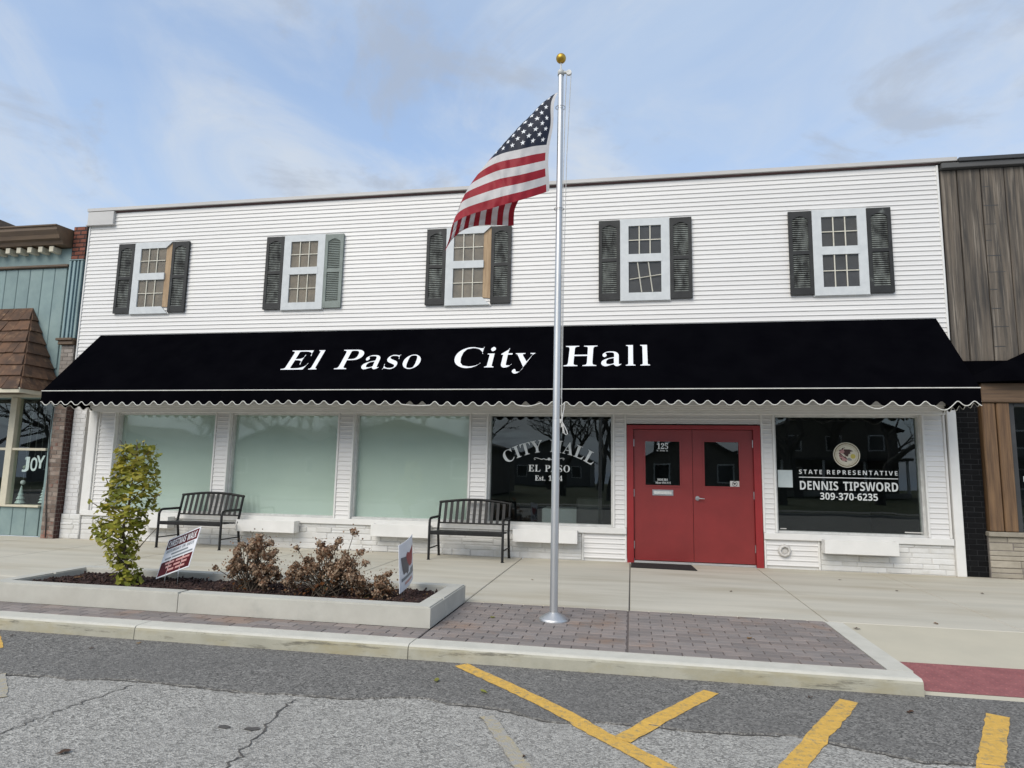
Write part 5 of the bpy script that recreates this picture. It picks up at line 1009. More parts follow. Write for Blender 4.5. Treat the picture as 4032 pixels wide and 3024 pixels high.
for r in range(9):
    for q in range(6 if r % 2 == 0 else 5):
        sc = .022 + .378 * ((q * 2 + 1 + (r % 2)) / 12.0); tc_ = (7 / 13) * (r + 1) / 10
        for off in (.0025, -.0025):
            pts = []
            for a in range(10):
                rad = .024 if a % 2 == 0 else .0095; an_ = math.pi * a / 5
                pts.append(flag_pt(sc + rad * math.sin(an_) / 1.52, tc_ - rad * math.cos(an_) / .91))
            c0 = flag_pt(sc, tc_); e1 = flag_pt(sc + .01, tc_) - c0; e2 = flag_pt(sc, tc_ + .01) - c0; nn = e1.cross(e2).normalized() * off
            mb.add([p + nn for p in pts] + [c0 + nn], [(a, (a + 1) % 10, 10) for a in range(10)])
mb.build('stars', 'letter_white', canton, kind='stuff')

# ------------------------------------------------------------------ benches
def bench(x0, lab):
    W = 1.215; t = thing('bench', (x0 + W / 2, -.45, 0), lab, 'bench', 'black metal benches against the hall'); y_f, y_b = -.70, -.20; k = .024
    def rd(a): return (a[0] + x0, a[1], a[2])
    def bk(z): return y_b - .02 + (z - .43) * .26                                   # the back leans towards the wall
    for x in (.02, W - .02):
        m_ = MB(); m_.tube([rd((x, y_f, .0)), rd((x, y_f, .56)), rd((x, y_f + .012, .60)), rd((x, y_f + .045, .628)), rd((x, y_f + .09, .636)), rd((x, bk(.64), .636))], .0205, 8); m_.build('arm_and_front_leg', 'bench_black', t)
        m_ = MB(); m_.tube([rd((x, y_b + .07, 0)), rd((x, bk(.43), .42)), rd((x, bk(.86), .862))], .021, 6); m_.build('rear_leg', 'bench_black', t)
        m_ = MB(); m_.tube([rd((x, y_f, .17)), rd((x, y_b + .035, .17))], .011, 6); m_.build('stretcher', 'bench_black', t)
        m_ = MB(); m_.lathe(rd((x, y_f, 0)), [(.028, .001), (.028, .007), (.016, .012)], 10); m_.lathe(rd((x, y_b + .07, 0)), [(.028, .001), (.028, .007), (.016, .012)], 10); m_.build('foot_pad', 'bench_black', t)
    for i in range(4): block('seat_slat', x0 + .04, x0 + W - .04, y_f + .02 + i * .112, y_f + .112 + i * .112, .415 - .004 * i, .437 - .004 * i, 'bench_black', t, .006)
    block('seat_rail', x0 + .02, x0 + W - .02, y_f - .014, y_f + .016, .386, .444, 'bench_black', t, .008)
    def top(x): return .862 + .05 * math.sin(math.pi * x / W)
    m_ = MB(); m_.tube([rd((W * i / 20, bk(top(W * i / 20)), top(W * i / 20))) for i in range(21)], .021, 8); m_.build('top_rail', 'bench_black', t)
    m_ = MB(); m_.tube([rd((.02, bk(.535), .535)), rd((W - .02, bk(.535), .535))], .012, 8); m_.build('lower_rail', 'bench_black', t)
    for i in range(1, 12):
        x = .02 + (W - .04) * i / 12; z1 = top(x) - .012
        m_ = MB(); a, b_ = rd((x, bk(.54), .54)), rd((x, bk(z1), z1)); m_.add([(a[0] - k, a[1] - .005, a[2]), (a[0] + k, a[1] - .005, a[2]), (a[0] + k, a[1] + .005, a[2]), (a[0] - k, a[1] + .005, a[2]), (b_[0] - k, b_[1] - .005, b_[2]), (b_[0] + k, b_[1] - .005, b_[2]), (b_[0] + k, b_[1] + .005, b_[2]), (b_[0] - k, b_[1] + .005, b_[2])],
            [(0, 3, 2, 1), (4, 5, 6, 7), (0, 1, 5, 4), (1, 2, 6, 5), (2, 3, 7, 6), (3, 0, 4, 7)]); m_.build('back_slat', 'bench_black', t)
bench(-7.97, 'black metal slatted bench behind the tilted event sign'); bench(-3.185, 'black metal slatted bench in front of the arched lettering')

# ------------------------------------------------------------------ planter bed
plx0, plx1, ply0, ply1, plh, plw = -6.45, -1.785, -5.068, -3.815, .182, .165
pl = thing('planter', ((plx0 + plx1) / 2, -4.44, 0), 'low concrete planter bed beside the flagpole', 'planter')
def pwall(poly):
    m_ = MB(); m_.slab(poly, (0, 0, .0005), (1, 0, 0), (0, 1, 0), (0, 0, 1), plh); o = m_.build('planter_wall', 'concrete_planter', pl)
    bm = bmesh.new(); bm.from_mesh(o.data); bmesh.ops.bevel(bm, geom=[e for e in bm.edges if all(v.co.z > .1 for v in e.verts)], offset=.012, segments=2, affect='EDGES'); bm.to_mesh(o.data); bm.free()
g = .004
pwall([(-4.27 + g, ply0), (plx1, ply0), (plx1, -4.62), (plx1 - plw, -4.62), (plx1 - plw, ply0 + plw), (-4.27 + g, ply0 + plw)])
pwall([(plx1, -4.62 + g), (plx1, ply1), (-3.4 + g, ply1), (-3.4 + g, ply1 - plw), (plx1 - plw, ply1 - plw), (plx1 - plw, -4.62 + g)])
pwall([(plx0, ply0), (-4.27 - g, ply0), (-4.27 - g, ply0 + plw), (plx0 + plw, ply0 + plw), (plx0 + plw, -4.4), (plx0, -4.4)])
pwall([(plx0, -4.4 + g), (plx0 + plw, -4.4 + g), (plx0 + plw, ply1 - plw), (-3.4 - g, ply1 - plw), (-3.4 - g, ply1), (plx0, ply1)])
mx0, mx1, my0, my1 = plx0 + plw + .002, plx1 - plw - .002, ply0 + plw + .002, ply1 - plw - .002
def mz(x, y): return .108 + .016 * math.sin(3.1 * x + 1) * math.sin(4 * y) + .012 * math.sin(7.3 * x) * math.cos(6 * y)
mb = MB(); nx, ny = 150, 32
mb.add([(mx0 + (mx1 - mx0) * i / nx, my0 + (my1 - my0) * j / ny, mz(mx0 + (mx1 - mx0) * i / nx, my0 + (my1 - my0) * j / ny) + random.gauss(0, .006)) for i in range(nx + 1) for j in range(ny + 1)],
       [(i * (ny + 1) + j, (i + 1) * (ny + 1) + j, (i + 1) * (ny + 1) + j + 1, i * (ny + 1) + j + 1) for i in range(nx) for j in range(ny)])
for _ in range(5200):
    x, y = random.uniform(mx0 + .02, mx1 - .02), random.uniform(my0 + .02, my1 - .02); L, w, h = random.uniform(.012, .04), random.uniform(.005, .012), random.uniform(.003, .008)
    M = Matrix.Translation((x, y, mz(x, y) + random.uniform(.002, .018))) @ Matrix.Rotation(random.uniform(0, 6.3), 4, 'Z') @ Matrix.Rotation(random.gauss(0, .4), 4, 'Y') @ Matrix.Rotation(random.gauss(0, .4), 4, 'X')
    mb.add([M @ Vector((a * L, b_ * w, c * h)) for c in (-1, 1) for a, b_ in ((-1, -1), (1, -.7), (1, .8), (-1, 1))], [(0, 3, 2, 1), (4, 5, 6, 7), (0, 1, 5, 4), (1, 2, 6, 5), (2, 3, 7, 6), (3, 0, 4, 7)], 1)
tag(mb.build('mulch', ['mulch', 'chip']), 'dark red-brown bark mulch filling the planter bed', 'mulch', kind='stuff')

# ------------------------------------------------------------------ young ginkgo: columnar, dense fan leaves
gk = thing('ginkgo_tree', (-5.31, -4.5, .10), 'young leafy yellow-green tree growing in the planter bed', 'tree')
prof = [(1600, 290, 560), (1500, 280, 555), (1400, 268, 525), (1300, 235, 515), (1230, 215, 500), (1170, 195, 520), (1100, 120, 565), (1040, 55, 570), (950, 80, 590), (850, 70, 640), (780, 105, 735), (700, 135, 730), (620, 190, 725), (540, 195, 735), (450, 245, 745), (350, 318, 725), (250, 338, 705), (160, 345, 735), (70, 340, 700), (30, 560, 640)]
GP = []
for y, a, b_ in prof:
    def up_(xx): 
        u, v = 350 + xx * .3618, 1730 + y * .3618; d = _A @ Vector(((u - 2016) / FPX, 1, -(v - 1512) / FPX)); return CAM + d * ((-4.5 - CAM.y) / d.y)
    A, B = up_(a), up_(b_); GP.append(((A.z + B.z) / 2, (A.x + B.x) / 2, (B.x - A.x) / 2))
GP.sort(); gz, gx, gw = [q[0] for q in GP], [q[1] for q in GP], [q[2] for q in GP]
tr = MB(); spine = [(float(np.interp(z, gz, gx)) * .6 + (-5.34) * .4, -4.5 + .02 * math.sin(4 * z), z) for z in np.linspace(.08, 1.58, 14)]
tr.tube(spine, [.02 - .0011 * i for i in range(14)], 7); 
twig = []
for z in np.linspace(.28, 1.5, 34):
    cx, w = float(np.interp(z, gz, gx)), float(np.interp(z, gz, gw)); a = random.uniform(0, 6.3); e = Vector((cx + math.cos(a) * w * .9, -4.5 + math.sin(a) * min(w, .2) * .9, z + random.uniform(.03, .16))); s0 = Vector((float(np.interp(z, [q[2] for q in spine], [q[0] for q in spine])), -4.5, z - .05)); tr.tube([s0, s0.lerp(e, .5) + Vector((0, 0, -.015)), e], [.006, .0045, .0025], 5)
for p, q in (((520, 1210), (740, 965)), ((130, 760), (15, 678)), ((700, 660), (790, 590)), ((215, 500), (180, 420)), ((530, 110), (522, 10)), ((590, 60), (600, 5)), ((410, 90), (395, 20))):
    def at_(c):
        u, v = 350 + c[0] * .3618, 1730 + c[1] * .3618; d = _A @ Vector(((u - 2016) / FPX, 1, -(v - 1512) / FPX)); return CAM + d * ((-4.55 - CAM.y) / d.y)
    A, B = at_(p), at_(q); tr.tube([A, A.lerp(B, .5) + Vector((0, 0, .008)), B], [.006, .005, .003], 5); twig.append(B)
tr.build('trunk', 'bark', gk)
def fan(mb, p, nrm, up, size, mi=0):
    nrm = nrm.normalized(); up = (up - nrm * up.dot(nrm)).normalized(); sd = nrm.cross(up); n = 7; cup = random.uniform(.05, .35)
    V = [p]; 
    for k in range(n):
        a = R(-75 + 150 * k / (n - 1)); rr = size * (1 + .06 * math.cos(4 * a)) * (.78 if k == 3 else 1)
        V.append(p + (up * math.cos(a) + sd * math.sin(a)) * rr + nrm * (cup * size * (abs(a)) ** 1.3 * .5) + nrm * random.gauss(0, .05) * size)
    mb.add(V, [(0, k + 1, k + 2) for k in range(n - 1)], mi, True)
lf = MB()
cnt = 0
while cnt < 1450:
    z = random.uniform(.11, 1.60); cx, w = float(np.interp(z, gz, gx)), float(np.interp(z, gz, gw)); a = random.uniform(0, 2 * math.pi); rr = math.sqrt(random.uniform(.12, 1))
    dpt = min(w * .95, .22); p = Vector((cx + math.cos(a) * w * rr * .93, -4.5 + math.sin(a) * dpt * rr, z))
    hole = math.sin(p.x * 23 + 1.3 * p.z * 9) * math.sin(p.z * 19 + p.x * 7) + .5 * math.sin(p.x * 51) * math.sin(p.z * 43 + 1)
    if hole > .42 or (z < .55 and random.random() < .35): continue
    out = Vector((math.cos(a), math.sin(a), 0)); nr = out * random.uniform(.4, 1) + Vector((random.gauss(0, .4), random.gauss(0, .4), random.uniform(.3, 1.3)))
    fan(lf, p, nr, Vector((random.gauss(0, .5), random.gauss(0, .5), random.uniform(-1.2, .3))) + out * .6, random.uniform(.026, .052), 0 if random.random() < .15 + (z - .3) * .75 else 1); cnt += 1
for B in twig:
    for _ in range(random.choice((0, 1, 3))): fan(lf, B + Vector((random.gauss(0, .01), 0, random.gauss(0, .012))), Vector((random.gauss(0, .5), -1, .4)), Vector((random.gauss(0, .6), 0, -1)), random.uniform(.022, .034))
lf.build('crown', ['ginkgo_leaf', 'ginkgo_green'], gk)

# ------------------------------------------------------------------ dried hydrangeas
def head_mesh(i):
    mb = MB()
    for _ in range(62):
        d = Vector((random.gauss(0, 1), random.gauss(0, 1), random.gauss(0, .8))).normalized(); p = Vector((d.x * .046, d.y * .046, d.z * .038)) * random.uniform(.55, 1.05)
        u = d.cross(Vector((random.random(), random.random(), random.random()))).normalized(); w = d.cross(u); s = random.uniform(.009, .016); tl = d * random.gauss(0, .008)
        mb.add([p - u * s - w * s * .2, p - w * s + tl, p + u * s, p + w * s - tl], [(0, 1, 2, 3)], 0)
    o = mb.build('flower_head', 'dry_petal', None, centre=False); me = o.data; bpy.data.objects.remove(o); return me
HM = [head_mesh(i) for i in range(4)]
def hydrangea(base, heads, nleaf, spread, lab):
    t = thing('hydrangea_shrub', base, lab, 'shrub', 'dried shrubs in the planter bed'); st = MB(); lv = MB()
    for (x, y, z, sc) in heads:
        b_ = Vector(base) + Vector((random.gauss(0, .06), random.gauss(0, .05), .0)); e = Vector((x, y, z)); m_ = b_.lerp(e, .55) + Vector(((x - base[0]) * .12, random.gauss(0, .02), .03)); st.tube([b_, b_.lerp(m_, .5), m_, e], [.006, .005, .0042, .003], 5)
        o = bpy.data.objects.new('flower_head', random.choice(HM)); link(o, t, Matrix.Translation(e) @ Matrix.Rotation(random.uniform(0, 6), 4, 'Z') @ Matrix.Rotation(random.gauss(0, .4), 4, 'X') @ Matrix.Scale(sc, 4))
        for _ in range(random.choice((0, 1, 2, 2))):
            f = random.uniform(.35, .92); p = b_.lerp(e, f) + Vector((random.gauss(0, .015), random.gauss(0, .015), 0)); leaf_(lv, p)
    for _ in range(nleaf): leaf_(lv, Vector(base) + Vector((random.gauss(0, spread), random.gauss(0, .12), abs(random.gauss(.03, .07)))))
    fl = MB()                                               # loose florets between the heads
    for (x, y, z, sc) in heads:
        for _ in range(16):
            p = Vector((x + random.gauss(0, .05), y + random.gauss(0, .05), z + random.gauss(-.02, .045)))
            if p.z < .12: continue
            d = Vector((random.gauss(0, 1), random.gauss(0, 1), random.gauss(0, 1))).normalized(); u = d.cross(Vector((random.random(), random.random(), .3))).normalized(); w = d.cross(u); s = random.uniform(.006, .013)
            fl.add([p - u * s, p - w * s + d * s * .4, p + u * s, p + w * s + d * s * .4], [(0, 1, 2, 3)])
    fl.build('florets', 'dry_petal', t, kind='stuff')
    st.build('stems', 'bark', t); lv.build('leaves', 'dry_leaf', t)
def leaf_(mb, p):
    a = random.uniform(0, 6.3); d = Vector((math.cos(a), math.sin(a), random.uniform(-.9, .3))).normalized(); s = d.cross(Vector((0, 0, 1))).normalized(); n = s.cross(d); L = random.uniform(.035, .065); w = L * random.uniform(.28, .42); c = random.uniform(-.3, .6)
    V = [p, p + d * L * .45 + s * w + n * c * w, p + d * L, p + d * L * .45 - s * w + n * c * w, p + d * L * .5 - n * .1 * L]; mb.add(V, [(0, 1, 4), (1, 2, 4), (2, 3, 4), (3, 0, 4)], 0, True)
def heads(cx, w, zt, n, y=-4.5):
    out = []
    for _ in range(n):
        u = random.uniform(-1, 1); zt_ = zt * (1 - .45 * u * u); out.append((cx + u * w, y + random.gauss(0, .10), random.uniform(.42, 1) * (zt_ - .1) + .1, random.uniform(.7, 1.15)))
    return out
hydrangea((-3.86, -4.5, .10), heads(-3.88, .27, .64, 62) + [(-3.81, -4.5, .66, 1.05), (-3.80, -4.48, .60, 1.0), (-4.05, -4.5, .52, .9), (-3.90, -4.5, .56, 1)], 40, .12, 'brown dried hydrangea bush nearer the tilted event sign')
hydrangea((-3.02, -4.5, .10), heads(-3.05, .36, .60, 85) + [(-2.775, -4.5, .755, 1.0), (-2.93, -4.5, .66, .95), (-3.13, -4.5, .62, 1.2), (-3.39, -4.5, .57, .8), (-3.06, -4.52, .55, 1.1), (-2.70, -4.5, .56, 1.0), (-2.62, -4.55, .46, .9)], 110, .2, 'taller brown dried hydrangea bush in the middle of the planter')
hydrangea((-2.52, -4.45, .10), heads(-2.53, .16, .36, 16) + [(-2.40, -4.5, .36, .9)], 60, .12, 'low brown dried hydrangea bush beside the white map-logo sign')

# ------------------------------------------------------------------ yard signs
def frame_of(c, yaw, pitch, roll): 
    A = cam_axes(R(pitch), R(yaw), R(roll)); return Vector(c), A.col[0].copy(), A.col[2].copy(), A.col[1].copy()
def sign_panel(t, c, r, u, n, w, h, bow=0.):
    mb = MB(); k = 12; V = []
    for off in (0, .005):
        for i in range(k + 1):
            a = -w / 2 + w * i / k; d = bow * (1 - (2 * a / w) ** 2)
            for b_ in (-h / 2, h / 2): V.append(c + r * a + u * b_ + n * (d + off))
    q = 2 * (k + 1); fs = []
    for i in range(k): fs += [(2 * i, 2 * i + 2, 2 * i + 3, 2 * i + 1), (q + 2 * i, q + 2 * i + 1, q + 2 * i + 3, q + 2 * i + 2), (2 * i, q + 2 * i, q + 2 * i + 2, 2 * i + 2), (2 * i + 1, 2 * i + 3, q + 2 * i + 3, q + 2 * i + 1)]
    fs += [(0, 1, q + 1, q), (2 * k, q + 2 * k, q + 2 * k + 1, 2 * k + 1)]; mb.add(V, fs); mb.build('panel', 'sign_white', t)
    def P(x, y, lift=.0015): return c + r * x + u * y + n * (bow * (1 - (2 * x / w) ** 2) - lift)
    return P
def stakes(t, c, r, u, w, h):
    mb = MB()
    for s_ in (-.2, .2):
        A = c + r * w * s_ - u * h * .1; B = c + r * w * s_ - u * h * .5; mb.tube([A, B, Vector((B.x - .01, B.y + .01, .06))], .003, 5)
    mb.build('stake', 'steel', t)
def panel_rect(mb, P, x0, x1, y0, y1, mi=0, lift=.0012, k=10):
    V = [P(x0 + (x1 - x0) * i / k, y, lift) for i in range(k + 1) for y in (y0, y1)]; mb.add(V, [(2 * i, 2 * i + 2, 2 * i + 3, 2 * i + 1) for i in range(k)], mi)
c, r, u, n = frame_of((-4.926, -4.225, .431), -29.27, -23.39, -19.2)
s1 = thing('yard_sign', (-4.93, -4.2, .1), 'tilted dark red and white event sign beside the leafy tree', 'yard sign')
w, h = .61, .46; P = sign_panel(s1, c, r, u, n, w, h); stakes(s1, c, r, u, w, h)
mb = MB(); panel_rect(mb, P, -.29, .29, .095, .215, 0); panel_rect(mb, P, -.29, .29, -.215, -.055, 0); mb.build('red_bands', 'sign_red', s1)
def sp_(x, y): return P(x, y, .0030)
lettering([fit('CHRISTMAS WALK', 'n', -.265, .265, .115, .075, sp_)], 'letter_white', s1)
lettering([fit('THE SATURDAY IN DECEMBER', 'n', -.26, .26, .048, .030, sp_) if 0 else fit('SATURDAY IN DECEMBER', 'n', -.26, .26, .048, .030, sp_)] if all(ch in GL['n'] for ch in 'SATURDAYINDECEMBER') else [fit('SATURDAY IN DECE', 'n', -.26, .26, .048, .030, sp_)], 'sign_grey', s1)
mb = MB()
for x0, x1, y in ((-.14, .17, .008), (-.24, -.12, -.034), (-.10, .27, -.034)): panel_rect(mb, P, x0, x1, y, y + .018, 0, .0030)
mb.build('small_print', 'sign_grey', s1)
mb = MB()
for x0, x1, y in ((-.2, -.03, -.098), (0, .25, -.098), (-.17, -.06, -.142), (-.02, .10, -.142), (.12, .22, -.142), (-.12, .0, -.186), (.03, .20, -.186)): panel_rect(mb, P, x0, x1, y, y + .024, 0, .0030)
mb.build('small_print', 'sign_pink', s1)
c, r, u, n = frame_of((-2.272, -4.346, .453), 96.58, -2.27, -5.2)
if n.x > 0: pass
s2 = thing('yard_sign', (-2.27, -4.35, .1), 'white sign with red and grey map logo at the end of the planter', 'yard sign')
P = sign_panel(s2, c, r, u, n, w, h, -.02); stakes(s2, c, r, u, w, h)
mb = MB()
def lg(pts, mi): mb.add([P(x, y, .003) for x, y in pts], [tuple(range(len(pts)))], mi)
lg([(-.26, .10), (-.09, .08), (-.03, .0), (.02, -.02), (.0, -.08), (-.05, -.10), (-.10, -.07), (-.18, -.08), (-.22, -.02)], 1)
lg([(-.09, .08), (-.04, .115), (.05, .09), (.25, .135), (.21, .0), (.17, -.04), (.05, -.045), (.02, -.02), (-.03, .0)], 0); mb.build('logo', ['sign_logo_red', 'sign_logo_grey'], s2)
mb = MB(); panel_rect(mb, P, -.25, .07, -.135, -.105, 0, .003); panel_rect(mb, P, .09, .26, -.14, -.075, 0, .003); mb.build('name_line', 'sign_grey', s2)
mb = MB(); panel_rect(mb, P, -.14, .16, -.185, -.16, 0, .003); mb.build('small_print', 'sign_pink', s2)

# ------------------------------------------------------------------ door mat and fallen leaves
mb = MB(); mb.slab([(-.055, -.60), (.90, -.66), (.86, -.075), (-.05, -.075)], (0, 0, .001), (1, 0, 0), (0, 1, 0), (0, 0, 1), .010)
dm = tag(mb.build('door_mat', 'mat_black'), 'black door mat lying before the left red door', 'door mat')
def fallen(x, y, z, size, m_, lab, grp=None):
    mb = MB(); a0 = random.uniform(0, 6.3); n = 9; V = [Vector((x, y, z + .006))]
    for k in range(n):
        a = a0 + 2 * math.pi * k / n; rr = size * random.uniform(.55, 1.1) * (1.25 if k in (0, 4) else .8); V.append(Vector((x + math.cos(a) * rr, y + math.sin(a) * rr, z + .003 + random.uniform(0, .012))))
    mb.add(V, [(0, k + 1, (k + 1) % n + 1) for k in range(n)], 0, True); tag(mb.build('fallen_leaf', m_), lab, 'leaf', grp)
fallen(-1.41, -6.11, ST + .012, .032, 'fallen_green', 'yellow-green fallen leaf on dark asphalt near the yellow stripe', 'fallen leaves')
fallen(-1.03, -6.27, ST + .012, .032, 'fallen_green', 'yellow-green fallen leaf touching the long yellow stripe', 'fallen leaves')
fallen(.95, -4.72, .002, .030, 'fallen_tan', 'tan fallen leaf on the brick paving right of the flagpole', 'fallen leaves')
fallen(-1.35, -4.5, .002, .030, 'fallen_green', 'green fallen leaf on the bricks between planter and flagpole', 'fallen leaves')
fallen(-2.95, -7.68, ST + .002, .036, 'fallen_brown', 'brown fallen leaf on pale asphalt near the lower left corner', 'fallen leaves')
fallen(2.85, -3.62, .002, .034, 'fallen_tan', 'tan fallen leaf on the pavement above the red tactile plate', 'fallen leaves')
fallen(2.02, -4.02, -.008, .03, 'fallen_brown', 'brown fallen leaf at the head of the ramp', 'fallen leaves')
for x, y in ((-2.36, -7.18), (-2.19, -7.17)): 
    mb = MB(); V = [(x + .045 * math.cos(a) * random.uniform(.6, 1.2), y + .03 * math.sin(a) * random.uniform(.6, 1.2), ST + .0045) for a in [k * math.pi / 5 for k in range(10)]]; mb.add(V, [tuple(range(10))]); mb.build('tar_spot', 'joint_dark', street, centre=False)
for (x, y, z, sz, m_, lab) in ((1.13, -2.35, .002, .02, 'fallen_brown', 'dark leaf scrap on the pavement straight out from the doors'), (2.75, -.95, .002, .022, 'fallen_brown', 'dark leaf scrap on the pavement below the box right of the doors'), (3.2, -1.7, .002, .018, 'fallen_brown', 'dark leaf scrap lying on the last pavement joint'), (4.2, -1.6, .002, .022, 'fallen_brown', 'dark leaf scrap before the tan stone base'), (-1.3, -2.2, .002, .024, 'fallen_tan', 'tan leaf scrap on the pavement behind the flagpole'),
    (1.15, -5.86, ST + .012, .022, 'fallen_brown', 'dark leaf scrap between the kerb and the second short stripe'), (1.72, -6.0, ST + .012, .026, 'fallen_brown', 'dark leaf scrap between the two rightmost stripes'), (-4.1, -5.75, ST + .012, .024, 'fallen_tan', 'tan leaf in the gutter below the planter joint'), (-4.35, -5.98, ST + .012, .022, 'fallen_brown', 'brown leaf scrap on dark asphalt at the left'), (-5.3, -5.8, ST + .012, .02, 'fallen_brown', 'brown leaf scrap beside the stripe at the left edge'), (-.6, -7.2, ST + .002, .016, 'fallen_brown', 'tiny dark scrap by the faded stripe')):
    fallen(x, y, z, sz, m_, lab, 'fallen leaves')
for (x, y, lab) in ((-5.62, -4.74, 'orange fallen leaf on the mulch left of the leafy tree'), (-2.08, -4.28, 'orange fallen leaf on the mulch in the right corner'), (-6.0, -4.4, 'tan fallen leaf on the mulch near the left end')):
    fallen(x, y, mz(x, y) + .02, .045, 'fallen_tan', lab, 'fallen leaves')

# ------------------------------------------------------------------ across the street (seen in the glass)
tag(sheet('lawn', [(-60, -90), (60, -90), (60, -17.5), (-60, -17.5)], ST + .05, 'lawn'), kind='structure')
tag(sheet('far_pavement', [(-60, -20.6), (60, -20.6), (60, -19.2), (-60, -19.2)], ST + .06, 'far_concrete'), kind='structure')
tag(block('far_kerb', -60, 60, -17.5, -17.3, ST - .1, ST + .1, 'far_concrete', None, .02), kind='structure')
tag(sheet('driveway', [(1.5, -34), (4.8, -34), (5.4, -17.5), (1.2, -17.5)], ST + .064, 'far_concrete'), kind='structure')
def bare_tree(seed):
    rnd = random.Random(seed); mb = MB()
    def grow(p, d, L, r, lev):
        q = p; pts = [p]; k = 3
        for i in range(k):
            d = (d + Vector((rnd.gauss(0, .13), rnd.gauss(0, .13), rnd.gauss(.03, .08)))).normalized(); q = q + d * L / k; pts.append(q)
        mb.tube(pts, [r, r * .9, r * .78, r * .62], 6 if lev < 2 else 4, cap=False)
        if lev >= 6 or r < .008: return
        for i in range(2 if lev == 0 else rnd.choice((2, 3, 3))):
            ax = Vector((rnd.gauss(0, 1), rnd.gauss(0, 1), rnd.gauss(0, .4))).normalized(); nd = (d + ax * rnd.uniform(.45, .95)).normalized(); grow(pts[-1 if i < 2 else 2], nd, L * rnd.uniform(.62, .82), r * rnd.uniform(.5, .66), lev + 1)
    grow(Vector((0, 0, -.1)), Vector((0, 0, 1)), 1.7, .2, 0)
    n = len(mb.v); o = mb.build('branches', 'bark_grey', None, centre=False); me = o.data; bpy.data.objects.remove(o); return me
TM = [bare_tree(3), bare_tree(11), bare_tree(29)]
spots = [(-4.6, -33, 1.5, 'bare tree across the street right of the low tan house'), (3.6, -30, 1.5, 'bare tree across the street beside the driveway'), (8.0, -27, 1.2, 'bare tree in front of the two-storey porch house'), (13.5, -29, 1.5, 'bare tree across the street right of the porch house'), (-1.2, -25.5, 1.3, 'bare street tree directly opposite the flagpole')]
far = MB()                                                   # the wood behind the far houses reads as one mass
for k in range(20):
    M = Matrix.Translation((-62 + k * 4.6 + random.uniform(-1.4, 1.4), random.uniform(-50, -37), 0)) @ Matrix.Rotation(random.uniform(0, 6), 4, 'Z') @ Matrix.Scale(random.uniform(1.5, 2.0), 4); me = TM[k % 3]
    far.add([M @ v.co for v in me.vertices], [tuple(p.vertices) for p in me.polygons])
tag(far.build('bare_wood', 'bark_grey'), 'band of bare trees behind the houses across the street', 'wood', kind='stuff')
for i, (x, y, s, lab) in enumerate(spots):
    t = thing('bare_tree', (x, y, ST + .05), lab, 'tree', 'bare trees across the street'); o = bpy.data.objects.new('trunk_and_branches', TM[i % 3]); link(o, t, Matrix.Translation((x, y, ST + .05)) @ Matrix.Rotation(i * 2.1, 4, 'Z') @ Matrix.Scale(s, 4))
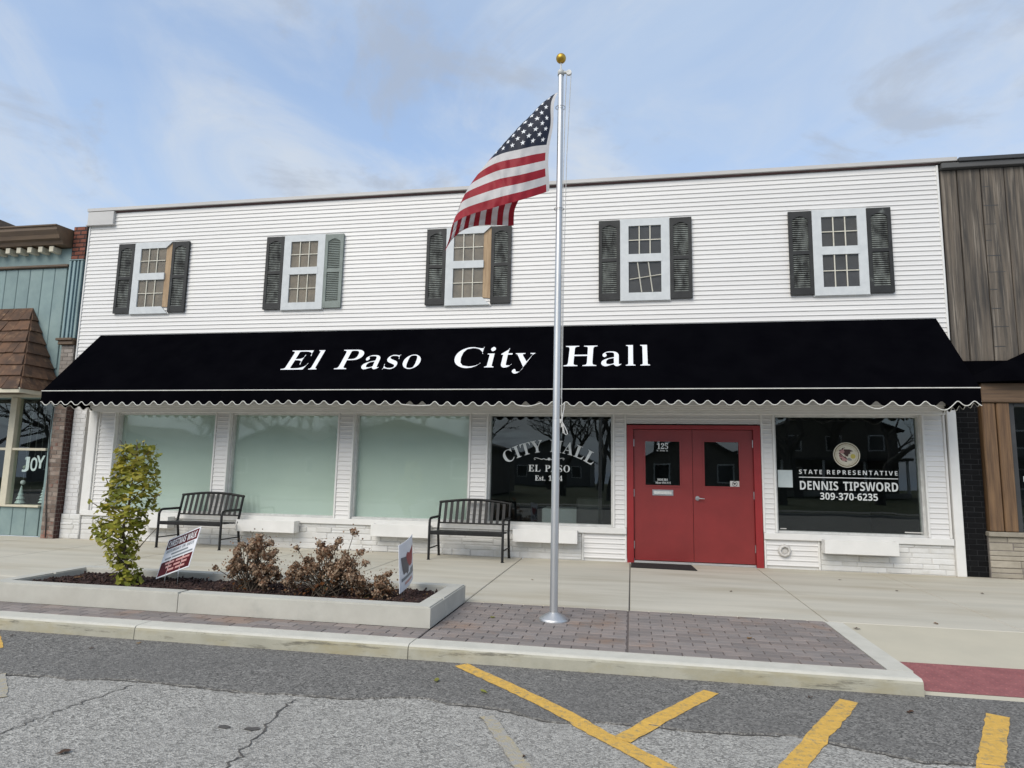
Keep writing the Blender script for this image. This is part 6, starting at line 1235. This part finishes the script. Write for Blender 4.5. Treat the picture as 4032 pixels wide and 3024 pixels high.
def house(x, y, w, d, h, rise, wm, lab, porch=True):
    t = thing('house', (x, y, 0), lab, 'house'); x0, x1, yf, yb = x - w / 2, x + w / 2, y, y - d
    block('wall', x0, x1, yb, yf, 0, h, wm, t, .01)
    m_ = MB(); o_ = .4; m_.add([(x0 - o_, yf + o_, h - .1), (x, yf + o_, h + rise), (x1 + o_, yf + o_, h - .1), (x0 - o_, yb - o_, h - .1), (x, yb - o_, h + rise), (x1 + o_, yb - o_, h - .1), (x0 - o_, yf + o_, h - .25), (x1 + o_, yf + o_, h - .25), (x0 - o_, yb - o_, h - .25), (x1 + o_, yb - o_, h - .25), (x, yf + o_, h + rise - .18), (x, yb - o_, h + rise - .18)], [(0, 1, 4, 3), (1, 2, 5, 4), (6, 10, 11, 8), (10, 7, 9, 11), (0, 6, 10, 1), (1, 10, 7, 2), (3, 4, 11, 8), (4, 5, 9, 11), (0, 3, 8, 6), (2, 7, 9, 5)]); m_.build('roof', 'house_roof', t)
    m_ = MB(); m_.add([(x0, yf - .02, h), (x1, yf - .02, h), (x, yf - .02, h + rise - .2), (x0, yf - .2, h), (x1, yf - .2, h), (x, yf - .2, h + rise - .2)], [(0, 1, 2), (3, 5, 4), (0, 2, 5, 3), (1, 4, 5, 2)]); m_.build('gable', wm, t)
    for k in range(3):
        for z in ((.9, 2.2),) + (((3.5, 4.7),) if h > 4 else ()):
            cx = x0 + w * (k + .5) / 3
            if k == 1 and z[0] < 1: block('door', cx - .5, cx + .5, yf - .02, yf + .03, .1, 2.2, 'door_dark', t, .01); continue
            f = block('window', cx - .6, cx + .6, yf - .02, yf + .05, z[0], z[1], 'trim_white', t, .01); block('pane', cx - .5, cx + .5, yf + .052, yf + .06, z[0] + .1, z[1] - .1, 'dark_glass', f, 0)
    if porch:
        block('porch_floor', x0, x1, yf + .08, yf + 2.2, 0, .35, 'far_concrete', t, .02); block('porch_roof', x0 - .2, x1 + .2, yf + .08, yf + 2.4, 2.7, 2.9, 'house_roof', t, .02)
        for k in range(4): xx = x0 + .15 + (w - .3) * k / 3; block('porch_post', xx - .08, xx + .08, yf + 2.0, yf + 2.15, .35, 2.7, 'trim_white', t, .01)
house(-9.0, -62, 9, 8, 2.9, 2.2, 'house_white', 'pale single-storey house across the street opposite the flagpole', False)
house(4.2, -37, 6.5, 6, 2.6, 2.0, 'house_tan', 'small dark gabled garage across the street at the end of the driveway', False)
house(15.5, -44, 9, 8, 5.2, 2.2, 'house_tan', 'tan two-storey porch house across the street to the right')
house(-14.5, -29, 12, 8, 3.0, 1.6, 'house_tan', 'low tan house across the street to the left', False)
house(-38, -31, 12, 8, 2.8, 1.7, 'house_white', 'long low house across the street far to the left', False)
house(-27, -36, 9, 8, 2.9, 1.8, 'house_tan', 'small gabled house between the two low houses across the street', False)
house(27, -36, 9, 8, 5.2, 2.4, 'house_white', 'pale two-storey house farthest right across the street')
